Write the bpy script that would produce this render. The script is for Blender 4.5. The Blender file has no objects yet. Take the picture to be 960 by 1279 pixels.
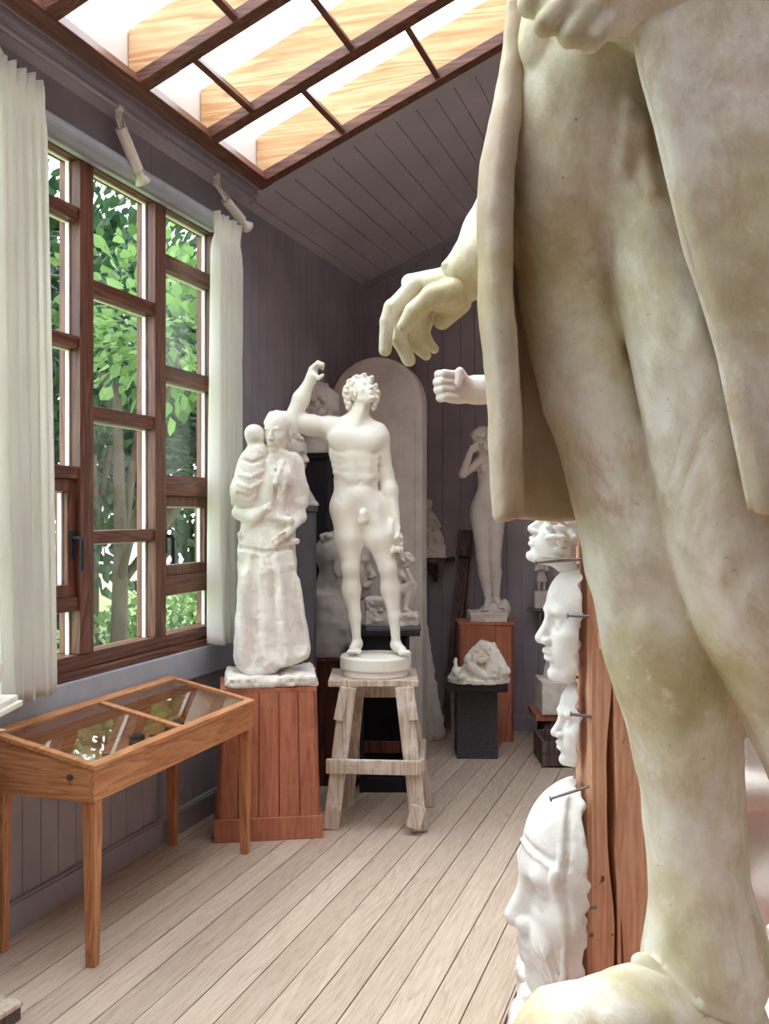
import bpy, math, random
import numpy as np
from mathutils import Vector, Matrix

random.seed(7)
rng = np.random.default_rng(11)
C = bpy.context.scene.collection
F = 1250.0                      # focal length in pixels of the 960x1279 frame
TH = math.atan(400 / F)         # camera yaw against the room axes
CH = 1.65                       # eye height
CT, ST = math.cos(TH), math.sin(TH)
HOR = 641.0


def at(px, py, d):
    a, b = (px - 480) / F * d, -(py - HOR) / F * d
    return Vector((a * CT - d * ST, a * ST + d * CT, CH + b))


# ------------------------------------------------------------------ objects
def tag(o, label, cat, group=None):
    o['label'] = label
    o['category'] = cat
    if group:
        o['group'] = group
    return o


def thing(name, label, cat, loc=(0, 0, 0), rz=0.0, group=None):
    o = bpy.data.objects.new(name, None)
    o.empty_display_size = 0.1
    C.objects.link(o)
    o.location = loc
    o.rotation_euler = (0, 0, rz)
    return tag(o, label, cat, group)


def link_mesh(name, me, mat, parent=None, loc=(0, 0, 0), rz=0.0, bevel=0.0):
    o = bpy.data.objects.new(name, me)
    C.objects.link(o)
    if mat is not None:
        me.materials.append(mat)
    o.location = loc
    o.rotation_euler = (0, 0, rz)
    if parent is not None:
        o.parent = parent
    if bevel:
        m = o.modifiers.new('bevel', 'BEVEL')
        m.width = bevel
        m.segments = 2
        m.limit_method = 'ANGLE'
        m.angle_limit = 0.6
        m.harden_normals = False
    return o


def structure(o):
    o['kind'] = 'structure'
    return o


class MB:
    """collects shapes into one mesh"""
    def __init__(s):
        s.v, s.f = [], []

    def add(s, v, f):
        b = len(s.v)
        s.v += [tuple(x) for x in v]
        s.f += [tuple(b + i for i in q) for q in f]
        return s

    def box(s, lo, hi):
        x0, y0, z0 = lo
        x1, y1, z1 = hi
        return s.hexa([(x0, y0, z0), (x1, y0, z0), (x1, y1, z0), (x0, y1, z0),
                       (x0, y0, z1), (x1, y0, z1), (x1, y1, z1), (x0, y1, z1)])

    def hexa(s, p):
        return s.add(p, [(3, 2, 1, 0), (4, 5, 6, 7), (0, 1, 5, 4), (1, 2, 6, 5), (2, 3, 7, 6), (3, 0, 4, 7)])

    def beam(s, a, b, w, t, up=(0, 0, 1), w2=None, t2=None):
        a, b = Vector(a), Vector(b)
        d = (b - a).normalized()
        u = Vector(up)
        x = d.cross(u)
        if x.length < 1e-4:
            x = Vector((1, 0, 0))
        x.normalize()
        y = x.cross(d).normalized()
        w2 = w if w2 is None else w2
        t2 = t if t2 is None else t2
        p = []
        for c, ww, tt in ((a, w, t), (b, w2, t2)):
            for sx, sy in ((-1, -1), (1, -1), (1, 1), (-1, 1)):
                p.append(c + x * (sx * ww / 2) + y * (sy * tt / 2))
        return s.hexa(p)

    def tube(s, pts, r, n=12, caps=True):
        pts = [Vector(p) for p in pts]
        rs = r if isinstance(r, (list, tuple)) else [r] * len(pts)
        rings = []
        x = None
        for i, p in enumerate(pts):
            d = (pts[min(i + 1, len(pts) - 1)] - pts[max(i - 1, 0)]).normalized()
            if x is None:
                x = d.orthogonal().normalized()
            else:
                x = (x - d * x.dot(d)).normalized()
            y = d.cross(x)
            rings.append([p + (x * math.cos(2 * math.pi * k / n) + y * math.sin(2 * math.pi * k / n)) * rs[i] for k in range(n)])
        return s.loft(rings, caps)

    def loft(s, rings, caps=True, closed=True):
        n = len(rings[0])
        v = [p for r in rings for p in r]
        f = []
        for i in range(len(rings) - 1):
            for k in range(n if closed else n - 1):
                k2 = (k + 1) % n
                f.append((i * n + k, i * n + k2, (i + 1) * n + k2, (i + 1) * n + k))
        if caps:
            f.append(tuple(range(n - 1, -1, -1)))
            f.append(tuple((len(rings) - 1) * n + k for k in range(n)))
        return s.add(v, f)

    def lathe(s, prof, n=48, c=(0, 0, 0)):
        rings = [[(c[0] + r * math.cos(2 * math.pi * k / n), c[1] + r * math.sin(2 * math.pi * k / n), c[2] + z) for k in range(n)] for r, z in prof]
        return s.loft(rings)

    def build(s, name, mat, parent=None, loc=(0, 0, 0), rz=0.0, bevel=0.0, smooth=False):
        me = bpy.data.meshes.new(name)
        me.from_pydata(s.v, [], s.f)
        me.update()
        if smooth:
            me.polygons.foreach_set('use_smooth', [True] * len(me.polygons))
        return link_mesh(name, me, mat, parent, loc, rz, bevel)


def copy_tree(o, parent=None):
    c = o.copy()
    C.objects.link(c)
    if parent is not None:
        c.parent = parent
    for ch in list(o.children):
        copy_tree(ch, c)
    return c


# ------------------------------------------------------------------ materials
def srgb(r, g, b):
    f = lambda u: (u / 12.92 if u <= .04045 else ((u + .055) / 1.055) ** 2.4)
    return (f(r / 255), f(g / 255), f(b / 255), 1)


class Mat:
    def __init__(s, name, rough=0.7, spec=0.3):
        s.m = bpy.data.materials.new(name)
        s.m.use_nodes = True
        s.t = s.m.node_tree
        s.N, s.L = s.t.nodes, s.t.links
        s.bs = s.N['Principled BSDF']
        s.bs.inputs['Roughness'].default_value = rough
        s.bs.inputs['Specular IOR Level'].default_value = spec
        s.out = s.N['Material Output']
        s.tc = s.N.new('ShaderNodeTexCoord')

    def lk(s, a, b):
        s.L.new(a, b)

    def coords(s, scale=(1, 1, 1), off=None):
        mp = s.N.new('ShaderNodeMapping')
        s.lk(s.tc.outputs['Object'], mp.inputs['Vector'])
        mp.inputs['Scale'].default_value = scale
        if off is not None:
            s.lk(off, mp.inputs['Location'])
        return mp.outputs['Vector']

    def noise(s, scale, vec=None, detail=4, rough=.55, dist=0.0):
        n = s.N.new('ShaderNodeTexNoise')
        n.inputs['Scale'].default_value = scale
        n.inputs['Detail'].default_value = detail
        n.inputs['Roughness'].default_value = rough
        n.inputs['Distortion'].default_value = dist
        s.lk(vec if vec is not None else s.tc.outputs['Object'], n.inputs['Vector'])
        return n.outputs['Fac']

    def ramp(s, fac, stops):
        r = s.N.new('ShaderNodeValToRGB')
        e = r.color_ramp.elements
        while len(e) > 1:
            e.remove(e[-1])
        e[0].position, e[0].color = stops[0]
        for p, c in stops[1:]:
            el = e.new(p)
            el.color = c
        s.lk(fac, r.inputs['Fac'])
        return r.outputs['Color']

    def mix(s, fac, a, b, mode='MIX'):
        m = s.N.new('ShaderNodeMix')
        m.data_type = 'RGBA'
        m.blend_type = mode
        for val, sock in ((fac, m.inputs[0]), (a, m.inputs[6]), (b, m.inputs[7])):
            if hasattr(val, 'is_linked'):
                s.lk(val, sock)
            else:
                sock.default_value = val
        return m.outputs[2]

    def math(s, op, a, b=0.0):
        m = s.N.new('ShaderNodeMath')
        m.operation = op
        for val, sock in ((a, m.inputs[0]), (b, m.inputs[1])):
            if hasattr(val, 'is_linked'):
                s.lk(val, sock)
            else:
                sock.default_value = val
        return m.outputs[0]

    def sep(s, vec):
        n = s.N.new('ShaderNodeSeparateXYZ')
        s.lk(vec, n.inputs[0])
        return n.outputs

    def color(s, c):
        if hasattr(c, 'is_linked'):
            s.lk(c, s.bs.inputs['Base Color'])
        else:
            s.bs.inputs['Base Color'].default_value = c
        return s

    def bump(s, h, strength=.3, dist=.01):
        b = s.N.new('ShaderNodeBump')
        b.inputs['Strength'].default_value = strength
        b.inputs['Distance'].default_value = dist
        s.lk(h, b.inputs['Height'])
        s.lk(b.outputs['Normal'], s.bs.inputs['Normal'])
        return s


def m_plaster(name, base, dark, warm, scale=3.0, bump=.25, rough=.75, amt=.5):
    m = Mat(name, rough, .25)
    n1 = m.noise(scale, detail=6, rough=.6)
    c = m.ramp(n1, [(.34, dark), (.5, warm), (.62, base)])
    c = m.mix(1 - amt, c, base)
    n2 = m.noise(scale * 14, detail=3)
    spots = m.ramp(n2, [(.66, (0, 0, 0, 1)), (.74, (1, 1, 1, 1))])
    c = m.mix(m.math('MULTIPLY', spots, .35 * amt), c, dark)
    m.color(c)
    n3 = m.noise(scale * 9, detail=8, rough=.65)
    m.bump(n3, bump, .01)
    return m.m


def m_wood(name, c_dark, c_mid, c_light, axis=2, grain=1.0, rough=.6, spec=.25, board=None, bump=.15, wear=None, knots=True, ring=.35, specks=False):
    m = Mat(name, rough, spec)
    sc = [1, 1, 1]
    sc[axis] = .07
    off = None
    tone = None
    if board is not None:
        ax, wd = board
        x = m.sep(m.tc.outputs['Object'])[ax]
        fl = m.math('FLOOR', m.math('DIVIDE', x, wd))
        w = m.N.new('ShaderNodeTexWhiteNoise')
        w.noise_dimensions = '1D'
        m.lk(fl, w.inputs['W'])
        tone = w.outputs['Value']
        cb = m.N.new('ShaderNodeCombineXYZ')
        k = m.math('MULTIPLY', tone, 37.0)
        for i in range(3):
            m.lk(k, cb.inputs[i])
        off = cb.outputs[0]
    v = m.coords(tuple(q * grain for q in sc), off)
    big = m.noise(9.0, v, detail=2, rough=.5, dist=.6)
    rings = m.math('FRACT', m.math('MULTIPLY', big, 9.0))
    rings = m.ramp(rings, [(0, (0, 0, 0, 1)), (.75, (1, 1, 1, 1)), (1, (0, 0, 0, 1))])
    fine = m.noise(90.0, v, detail=4, rough=.7)
    f = m.math('ADD', m.math('MULTIPLY', rings, ring), m.math('MULTIPLY', fine, 1.1 - ring))
    c = m.ramp(f, [(.22, c_dark), (.5, c_mid), (.8, c_light)])
    if tone is not None:
        c = m.mix(1.0, c, m.ramp(tone, [(0, (.84, .83, .82, 1)), (1, (1.0, 1.0, 1.0, 1))]), 'MULTIPLY')
    if wear is not None:
        wn = m.noise(5.0, detail=6, rough=.7)
        c = m.mix(m.ramp(wn, [(.52, (0, 0, 0, 1)), (.68, (1, 1, 1, 1))]), c, wear)
    if knots:
        vo = m.N.new('ShaderNodeTexVoronoi')
        vo.inputs['Scale'].default_value = 3.2
        m.lk(m.coords(tuple((.45 if i == axis else 1.3) for i in range(3))), vo.inputs['Vector'])
        kf = m.ramp(vo.outputs['Distance'], [(.03, (.75, .75, .75, 1)), (.07, (0, 0, 0, 1))])
        c = m.mix(kf, c, c_dark)
    if specks:
        c = m.mix(m.ramp(m.noise(34, m.coords((1, 1, .7)), detail=2), [(.68, (0, 0, 0, 1)), (.73, (.8, .8, .8, 1))]), c, srgb(84, 58, 48))
        c = m.mix(m.ramp(m.noise(7, detail=6, rough=.75), [(.63, (0, 0, 0, 1)), (.70, (.6, .6, .6, 1))]), c, srgb(232, 220, 208))
    m.color(c)
    m.bump(f, bump, .004)
    return m.m


def m_plain(name, c, rough=.6, spec=.3, metal=0.0, var=.0, scale=8.0, bump=.0):
    m = Mat(name, rough, spec)
    m.bs.inputs['Metallic'].default_value = metal
    if var:
        n = m.noise(scale, detail=5)
        d = tuple(x * (1 - var) for x in c[:3]) + (1,)
        u = tuple(min(1, x * (1 + var)) for x in c[:3]) + (1,)
        m.color(m.ramp(n, [(.3, d), (.7, u)]))
        if bump:
            m.bump(m.noise(scale * 8, detail=5), bump, .004)
    else:
        m.color(c)
    return m.m


def m_glass(name, tint=(1, 1, 1, 1)):
    m = Mat(name)
    tr = m.N.new('ShaderNodeBsdfTransparent')
    tr.inputs[0].default_value = tint
    gl = m.N.new('ShaderNodeBsdfGlossy')
    gl.inputs['Roughness'].default_value = 0.0
    fr = m.N.new('ShaderNodeLayerWeight')
    fr.inputs['Blend'].default_value = .5
    mx = m.N.new('ShaderNodeMixShader')
    m.lk(m.math('ADD', m.math('MULTIPLY', m.math('POWER', fr.outputs['Facing'], 5.0), .95), .045), mx.inputs[0])
    m.lk(tr.outputs[0], mx.inputs[1])
    m.lk(gl.outputs[0], mx.inputs[2])
    m.lk(mx.outputs[0], m.out.inputs['Surface'])
    return m.m


def m_cloth(name, c):
    m = Mat(name, .9, .1)
    m.color(c)
    m.bump(m.noise(300, detail=2), .08, .002)
    tl = m.N.new('ShaderNodeBsdfTranslucent')
    tl.inputs[0].default_value = c
    mx = m.N.new('ShaderNodeMixShader')
    mx.inputs[0].default_value = .5
    m.lk(m.bs.outputs[0], mx.inputs[1])
    m.lk(tl.outputs[0], mx.inputs[2])
    m.lk(mx.outputs[0], m.out.inputs['Surface'])
    return m.m


def m_leaf(name, a, b):
    m = Mat(name, .45, .4)
    g = m.N.new('ShaderNodeNewGeometry')
    c = m.ramp(g.outputs['Random Per Island'], [(0, a), (1, b)])
    m.color(c)
    tl = m.N.new('ShaderNodeBsdfTranslucent')
    m.lk(c, tl.inputs[0])
    mx = m.N.new('ShaderNodeMixShader')
    mx.inputs[0].default_value = .45
    m.lk(m.bs.outputs[0], mx.inputs[1])
    m.lk(tl.outputs[0], mx.inputs[2])
    m.lk(mx.outputs[0], m.out.inputs['Surface'])
    return m.m


P_WHITE = m_plaster('plaster_white', srgb(240, 236, 228), srgb(205, 195, 180), srgb(232, 225, 214), 5, .2, amt=.6)
P_CREAM = m_plaster('plaster_cream', srgb(238, 235, 227), srgb(224, 216, 202), srgb(234, 230, 219), 3, .05, .5, amt=.4)
P_ROUGH = m_plaster('plaster_rough', srgb(240, 236, 230), srgb(206, 198, 188), srgb(232, 225, 217), 9, .5, .85, amt=.6)
P_GREY = m_plaster('plaster_grey', srgb(206, 199, 193), srgb(166, 155, 148), srgb(194, 185, 177), 5, .2, .8, amt=.6)
P_DUST = m_plaster('plaster_dusty', srgb(220, 212, 206), srgb(188, 176, 168), srgb(210, 201, 194), 5, .2, .8, amt=.55)
P_MASK = m_plaster('plaster_mask', srgb(234, 233, 231), srgb(196, 190, 184), srgb(228, 225, 221), 5, .3, .7, amt=.6)


def m_aged(brown=False):
    m = Mat('plaster_weathered_coat' if brown else 'plaster_weathered', .5, .4)
    n1 = m.noise(1.7, detail=7, rough=.6, dist=.4)
    c = m.ramp(n1, [(.3, srgb(186, 178, 138)), (.42, srgb(220, 213, 182)), (.5, srgb(236, 232, 218)), (.6, srgb(246, 244, 237))])
    n2 = m.noise(3.1, m.coords((1, 1, .55)), detail=8, rough=.68)
    c = m.mix(m.ramp(n2, [(.55, (0, 0, 0, 1)), (.7, (.6, .6, .6, 1))]), c, srgb(190, 160, 122))
    n4 = m.noise(2.3, m.coords((1.2, 1.2, .8), None), detail=6, rough=.6, dist=1.2)
    c = m.mix(m.ramp(n4, [(.58, (0, 0, 0, 1)), (.72, (.6, .6, .6, 1))]), c, srgb(166, 158, 116))
    n8 = m.noise(4.6, m.coords((1, 1, .6), None), detail=9, rough=.72, dist=.5)
    c = m.mix(m.ramp(n8, [(.46, (0, 0, 0, 1)), (.56, (.42, .42, .42, 1)), (.72, (.7, .7, .7, 1))]), c, srgb(194, 184, 138))
    n9 = m.noise(3.7, m.coords((1.3, 1.3, .7)), detail=9, rough=.74, dist=.8)
    c = m.mix(m.ramp(n9, [(.54, (0, 0, 0, 1)), (.66, (.6, .6, .6, 1))]), c, srgb(196, 158, 112))
    n3 = m.noise(26, detail=6, rough=.7)
    c = m.mix(m.ramp(n3, [(.58, (0, 0, 0, 1)), (.72, (.7, .7, .7, 1))]), c, srgb(240, 236, 226))
    n7 = m.noise(7, m.coords((1, 1, .7)), detail=7, rough=.7)
    c = m.mix(1.0, c, m.ramp(n7, [(.32, (.82, .80, .75, 1)), (.5, (.96, .955, .94, 1)), (.66, (1, 1, 1, 1))]), 'MULTIPLY')
    n5 = m.noise(60, detail=3)
    c = m.mix(m.ramp(n5, [(.7, (0, 0, 0, 1)), (.76, (.6, .6, .6, 1))]), c, srgb(110, 92, 72))
    if brown:
        n6 = m.noise(1.3, m.coords((1, 1, .5)), detail=5, rough=.6)
        c = m.mix(m.ramp(n6, [(.36, (.2, .2, .2, 1)), (.6, (.85, .85, .85, 1))]), c, srgb(158, 132, 108))
    m.color(c)
    h = m.math('ADD', m.noise(16, m.coords((1, 1, .6)), detail=8, rough=.66), m.math('MULTIPLY', n3, .3))
    m.bump(h, .35, .012)
    return m.m


P_AGED = m_aged()
P_COAT = m_aged(True)
W_FLOOR = m_wood('floor_boards', srgb(168, 146, 128), srgb(198, 178, 160), srgb(214, 196, 180), axis=1, grain=1.3, rough=.62, board=(0, .126), bump=.12, ring=.2)
W_RED = m_wood('red_stained_wood', srgb(158, 92, 70), srgb(188, 116, 90), srgb(206, 138, 112), axis=2, rough=.5, board=(0, .11), wear=srgb(196, 132, 106), ring=.2)
W_REDDARK = m_wood('dark_red_wood', srgb(52, 26, 24), srgb(84, 44, 38), srgb(104, 60, 50), axis=2, rough=.6, board=(0, .1))
W_OAK = m_wood('case_wood', srgb(150, 92, 56), srgb(190, 128, 84), srgb(210, 152, 108), axis=1, rough=.38, spec=.45, grain=1.4, knots=False)
W_OAKEND = m_wood('case_end_wood', srgb(150, 92, 56), srgb(190, 128, 84), srgb(210, 152, 108), axis=0, rough=.38, spec=.45, grain=1.4, knots=False)
W_OAKLEG = m_wood('case_leg_wood', srgb(146, 86, 52), srgb(184, 120, 78), srgb(206, 146, 102), axis=2, rough=.38, spec=.45, grain=1.4, knots=False)
W_BROWN = m_wood('window_wood', srgb(62, 34, 28), srgb(96, 58, 46), srgb(128, 84, 66), axis=2, rough=.42, spec=.4, knots=False)
W_BROWNH = m_wood('window_rail_wood', srgb(62, 34, 28), srgb(96, 58, 46), srgb(128, 84, 66), axis=1, rough=.42, spec=.4, knots=False)
W_BROWNX = m_wood('window_bar_wood', srgb(62, 34, 28), srgb(96, 58, 46), srgb(128, 84, 66), axis=0, rough=.42, spec=.4, knots=False)
W_GREY = m_wood('weathered_wood', srgb(150, 130, 114), srgb(190, 172, 156), srgb(214, 200, 186), axis=2, rough=.75, wear=srgb(226, 216, 206), knots=False)
W_PINE = m_wood('rafter_pine', srgb(172, 120, 78), srgb(202, 156, 112), srgb(222, 186, 146), axis=0, rough=.5, grain=.8)
W_POST = m_wood('post_pine', srgb(176, 122, 94), srgb(210, 158, 128), srgb(228, 186, 158), axis=2, rough=.55, grain=1.0, ring=.22, specks=True)
W_DARK = m_wood('dark_wood', srgb(26, 20, 22), srgb(44, 36, 38), srgb(62, 52, 52), axis=2, rough=.55, knots=False)
W_OLD = m_wood('old_dark_timber', srgb(56, 44, 42), srgb(88, 72, 68), srgb(112, 96, 90), axis=2, rough=.8)
PAINT = m_plain('wall_paint', srgb(164, 158, 163), .55, .35, var=.12, scale=3.0, bump=.1)
PAINT_D = m_plain('wall_paint_dark', srgb(154, 147, 158), .55, .35, var=.15, scale=2.5, bump=.1)
PAINT_C = m_plain('ceiling_paint', srgb(180, 172, 179), .5, .35, var=.1, scale=2.5, bump=.08)
PAINT_B = m_plain('ledge_paint', srgb(172, 176, 188), .5, .35, var=.08, scale=9, bump=.25)
PALEWALL = m_plain('grey_side_wall', srgb(150, 144, 146), .8, .2, var=.05)
STONE = m_plain('dark_stone', srgb(70, 70, 76), .7, .3, var=.3, scale=60, bump=.2)
STONE_TOP = m_plain('dark_stone_top', srgb(52, 52, 58), .5, .4, var=.2, scale=20)
GREYPED = m_plain('grey_paint', srgb(104, 102, 110), .6, .3, var=.1)
BLACKPED = m_plain('black_paint', srgb(36, 33, 40), .6, .3, var=.1)
METAL = m_plain('grey_metal', srgb(120, 118, 118), .35, .5, metal=.9)
TRACK = m_plain('track_metal', srgb(185, 182, 190), .35, .5, metal=.5)
LAMPW = m_plain('lamp_white', srgb(232, 228, 220), .4, .4)
ALU = m_plain('white_gasket', srgb(236, 236, 236), .4, .4)
GAP = m_plain('gap_dark', srgb(60, 50, 44), .9, .1)
CLOTH = m_cloth('curtain_cloth', srgb(252, 251, 248))
GLASS = m_glass('window_glass', (.96, .99, .98, 1))
GLASS_R = m_glass('roof_glass', (1, 1, 1, 1))
LEAF_A = m_leaf('leaf_light', srgb(66, 96, 52), srgb(132, 162, 98))
LEAF_B = m_leaf('leaf_dark', srgb(24, 44, 28), srgb(58, 86, 52))
GRASS = m_plain('lawn_green', srgb(176, 196, 128), .9, .1, var=.25, scale=6)
BARK = m_plain('bark', srgb(74, 62, 54), .9, .1, var=.3)


# ------------------------------------------------------------------ sculpting on a distance field
def smin(a, b, k):
    if k <= 0:
        return np.minimum(a, b)
    h = np.maximum(k - np.abs(a - b), 0) / k
    return np.minimum(a, b) - h * h * k * .25


class Sculpt:
    def __init__(s, lo, hi, h):
        s.lo = np.array(lo, float)
        s.h = h
        s.n = np.ceil((np.array(hi, float) - s.lo) / h).astype(int) + 1
        s.f = np.full(s.n, 1.0, np.float32)

    def view(s, lo, hi):
        i0 = np.clip(np.floor((np.minimum(lo, hi) - s.lo) / s.h).astype(int), 0, s.n - 1)
        i1 = np.clip(np.ceil((np.maximum(lo, hi) - s.lo) / s.h).astype(int) + 1, 1, s.n)
        sl = tuple(slice(a, max(b, a + 1)) for a, b in zip(i0, i1))
        g = [(s.lo[i] + s.h * np.arange(sl[i].start, sl[i].stop)).astype(np.float32) for i in range(3)]
        return sl, g[0][:, None, None], g[1][None, :, None], g[2][None, None, :]

    def put(s, sl, d, k, sub):
        if sub:
            s.f[sl] = -smin(-s.f[sl], d, k)
        else:
            s.f[sl] = smin(s.f[sl], d, k)

    def rc(s, a, b, ra, rb=None, k=.02, sub=False):
        a, b = np.array(a, float), np.array(b, float)
        rb = ra if rb is None else rb
        m = max(ra, rb) + k + 3 * s.h
        sl, X, Y, Z = s.view(np.minimum(a, b) - m, np.maximum(a, b) + m)
        ab = b - a
        L2 = max(float(ab @ ab), 1e-9)
        t = np.clip(((X - a[0]) * ab[0] + (Y - a[1]) * ab[1] + (Z - a[2]) * ab[2]) / L2, 0, 1)
        d = np.sqrt((X - a[0] - t * ab[0]) ** 2 + (Y - a[1] - t * ab[1]) ** 2 + (Z - a[2] - t * ab[2]) ** 2) - (ra + (rb - ra) * t)
        s.put(sl, d, k, sub)
        return s

    def chain(s, pts, k=.02):
        for (a, ra), (b, rb) in zip(pts[:-1], pts[1:]):
            s.rc(a, b, ra, rb, k)
        return s

    def el(s, c, r, k=.02, R=None, sub=False):
        c, r = np.array(c, float), np.array(r, float)
        m = (r.max() if R is not None else r) + k + 3 * s.h
        sl, X, Y, Z = s.view(c - m, c + m)
        X, Y, Z = X - c[0], Y - c[1], Z - c[2]
        if R is not None:
            X, Y, Z = (R[i][0] * X + R[i][1] * Y + R[i][2] * Z for i in range(3))
        k0 = np.sqrt((X / r[0]) ** 2 + (Y / r[1]) ** 2 + (Z / r[2]) ** 2)
        k1 = np.sqrt((X / r[0] ** 2) ** 2 + (Y / r[1] ** 2) ** 2 + (Z / r[2] ** 2) ** 2)
        d = k0 * (k0 - 1) / np.maximum(k1, 1e-6)
        s.put(sl, d, k, sub)
        return s

    def box(s, c, hx, k=.01, R=None, rnd=.0, sub=False):
        c, hx = np.array(c, float), np.array(hx, float)
        m = np.linalg.norm(hx) + k + 3 * s.h
        sl, X, Y, Z = s.view(c - m, c + m)
        X, Y, Z = X - c[0], Y - c[1], Z - c[2]
        if R is not None:
            X, Y, Z = (R[i][0] * X + R[i][1] * Y + R[i][2] * Z for i in range(3))
        q = [np.abs(v) - (e - rnd) for v, e in zip((X, Y, Z), hx)]
        d = np.sqrt(sum(np.maximum(v, 0) ** 2 for v in q)) + np.minimum(np.maximum(np.maximum(q[0], q[1]), q[2]), 0) - rnd
        s.put(sl, d, k, sub)
        return s

    def cyl(s, c, r, hz, k=.005, rnd=.01):
        c = np.array(c, float)
        m = np.array((r, r, hz)) + k + 3 * s.h
        sl, X, Y, Z = s.view(c - m, c + m)
        q0 = np.sqrt((X - c[0]) ** 2 + (Y - c[1]) ** 2) - (r - rnd)
        q1 = np.abs(Z - c[2]) - (hz - rnd)
        d = np.sqrt(np.maximum(q0, 0) ** 2 + np.maximum(q1, 0) ** 2) + np.minimum(np.maximum(q0, q1), 0) - rnd
        s.put(sl, d, k, False)
        return s

    def loft(s, levels, k=.02, folds=(), sub=False):
        """levels: (z, cx, cy, rx, ry) bottom to top; folds: (count, amount, phase, twist, z_top)"""
        L = np.array(sorted(levels), float)
        z0, z1 = L[0, 0], L[-1, 0]
        m = max(L[:, 3].max(), L[:, 4].max()) * 1.3 + k + 3 * s.h
        lo = np.array((L[:, 1].min() - m, L[:, 2].min() - m, z0 - k - 3 * s.h))
        hi = np.array((L[:, 1].max() + m, L[:, 2].max() + m, z1 + k + 3 * s.h))
        sl, X, Y, Z = s.view(lo, hi)
        zz = np.clip(Z, z0, z1)
        cx, cy, rx, ry = (np.interp(zz, L[:, 0], L[:, i]) for i in range(1, 5))
        x, y = (X - cx), (Y - cy)
        rad = np.sqrt((x / rx) ** 2 + (y / ry) ** 2)
        if folds:
            phi = np.arctan2(y / ry, x / rx)
            g = 0
            for cnt, amt, ph, tw, zt in folds:
                w = np.clip((zt - zz) / max(zt - z0, 1e-6), 0, 1)
                g = g + amt * w * np.cos(cnt * phi + ph + tw * (zz - z0))
            rad = rad / (1 + g)
        d = (rad - 1) * np.minimum(rx, ry) * .8
        q = np.maximum(Z - z1, z0 - Z)
        d = np.where(q > 0, np.sqrt(np.maximum(d, 0) ** 2 + q ** 2), np.maximum(d, q))
        s.put(sl, d.astype(np.float32), k, sub)
        return s

    def cut(s, n, d0, rough=0.0, scale=.05):
        """keep the side where n.p < d0"""
        n = np.array(n, float)
        sl, X, Y, Z = s.view(s.lo, s.lo + s.h * s.n)
        d = n[0] * X + n[1] * Y + n[2] * Z - d0
        if rough:
            d = d + rough * s._field(scale)
        s.f = np.maximum(s.f, d).astype(np.float32)
        return s

    def _field(s, scale, seed=0, st=(1, 1, 1)):
        r = np.random.default_rng(seed + 5)
        out = np.zeros(s.n, np.float32)
        dims = [int(s.n[i] * s.h / (scale * st[i])) + 3 for i in range(3)]
        g = r.standard_normal(dims).astype(np.float32)
        for ax in range(3):
            p = np.arange(s.n[ax]) * s.h / (scale * st[ax])
            i = p.astype(int)
            t = p - i
            t = (t * t * (3 - 2 * t)).astype(np.float32)
            sh = [1, 1, 1]
            sh[ax] = -1
            g = np.take(g, i, ax) * (1 - t.reshape(sh)) + np.take(g, i + 1, ax) * t.reshape(sh)
        return g

    def front(s, g, px, py, sink=0.0, start=-140, stop=90):
        """first depth (in px of g) at which the sight line meets the surface"""
        for dy in np.arange(start, stop, .5):
            i = np.round((g.p(px, py, dy) - s.lo) / s.h).astype(int)
            if (i >= 0).all() and (i < s.n).all() and s.f[tuple(i)] < 0:
                return float(dy) + sink
        return 0.0

    def trace(s, g, pts, r, k=3, sink=0.0, n=6, sub=False):
        """a ridge (or groove) that follows the surface through pixel points; r in px"""
        q = []
        for (x0, y0), (x1, y1) in zip(pts[:-1], pts[1:]):
            q += [(x0 + (x1 - x0) * t / n, y0 + (y1 - y0) * t / n) for t in range(n)]
        q.append(pts[-1])
        p3 = [g.p(x, y, s.front(g, x, y, sink)) for x, y in q]
        for a, b in zip(p3[:-1], p3[1:]):
            s.rc(a, b, r * g.u, r * g.u, k * g.u, sub)
        return s

    def rough(s, amp, scale, seed=0, st=(1, 1, 1)):
        s.f = s.f + amp * s._field(scale, seed, st)
        return s

    def mesh(s, name, smooth=2):
        import openvdb
        f = s.f.copy()
        f[0], f[-1] = np.maximum(f[0], .01), np.maximum(f[-1], .01)
        f[:, 0], f[:, -1] = np.maximum(f[:, 0], .01), np.maximum(f[:, -1], .01)
        f[:, :, 0], f[:, :, -1] = np.maximum(f[:, :, 0], .01), np.maximum(f[:, :, -1], .01)
        g = openvdb.FloatGrid(1.0)
        g.copyFromArray(np.clip(f, -.5, 1.0).astype(np.float32), tolerance=0)
        pts, quads = g.convertToQuads(0.0)
        pts = np.asarray(pts, np.float64) * s.h + s.lo
        quads = np.asarray(quads, np.int64)
        e = np.concatenate([quads[:, [0, 1]], quads[:, [1, 2]], quads[:, [2, 3]], quads[:, [3, 0]]])
        for it in range(smooth):
            acc = np.zeros_like(pts)
            cnt = np.zeros(len(pts))
            for i in range(3):
                acc[:, i] = np.bincount(e[:, 0], pts[e[:, 1], i], len(pts)) + np.bincount(e[:, 1], pts[e[:, 0], i], len(pts))
            cnt = np.bincount(e[:, 0], minlength=len(pts)) + np.bincount(e[:, 1], minlength=len(pts))
            pts = pts + (.5 if it % 2 == 0 else -.3) * (acc / np.maximum(cnt, 1)[:, None] - pts)
        a, b, c, d = (pts[quads[:, i]] for i in range(4))
        vol = np.einsum('ij,ij->i', a, np.cross(b, c)).sum() + np.einsum('ij,ij->i', a, np.cross(c, d)).sum()
        if vol < 0:
            quads = quads[:, ::-1]
        me = bpy.data.meshes.new(name)
        me.vertices.add(len(pts))
        me.vertices.foreach_set('co', pts.astype(np.float32).ravel())
        me.loops.add(quads.size)
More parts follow.
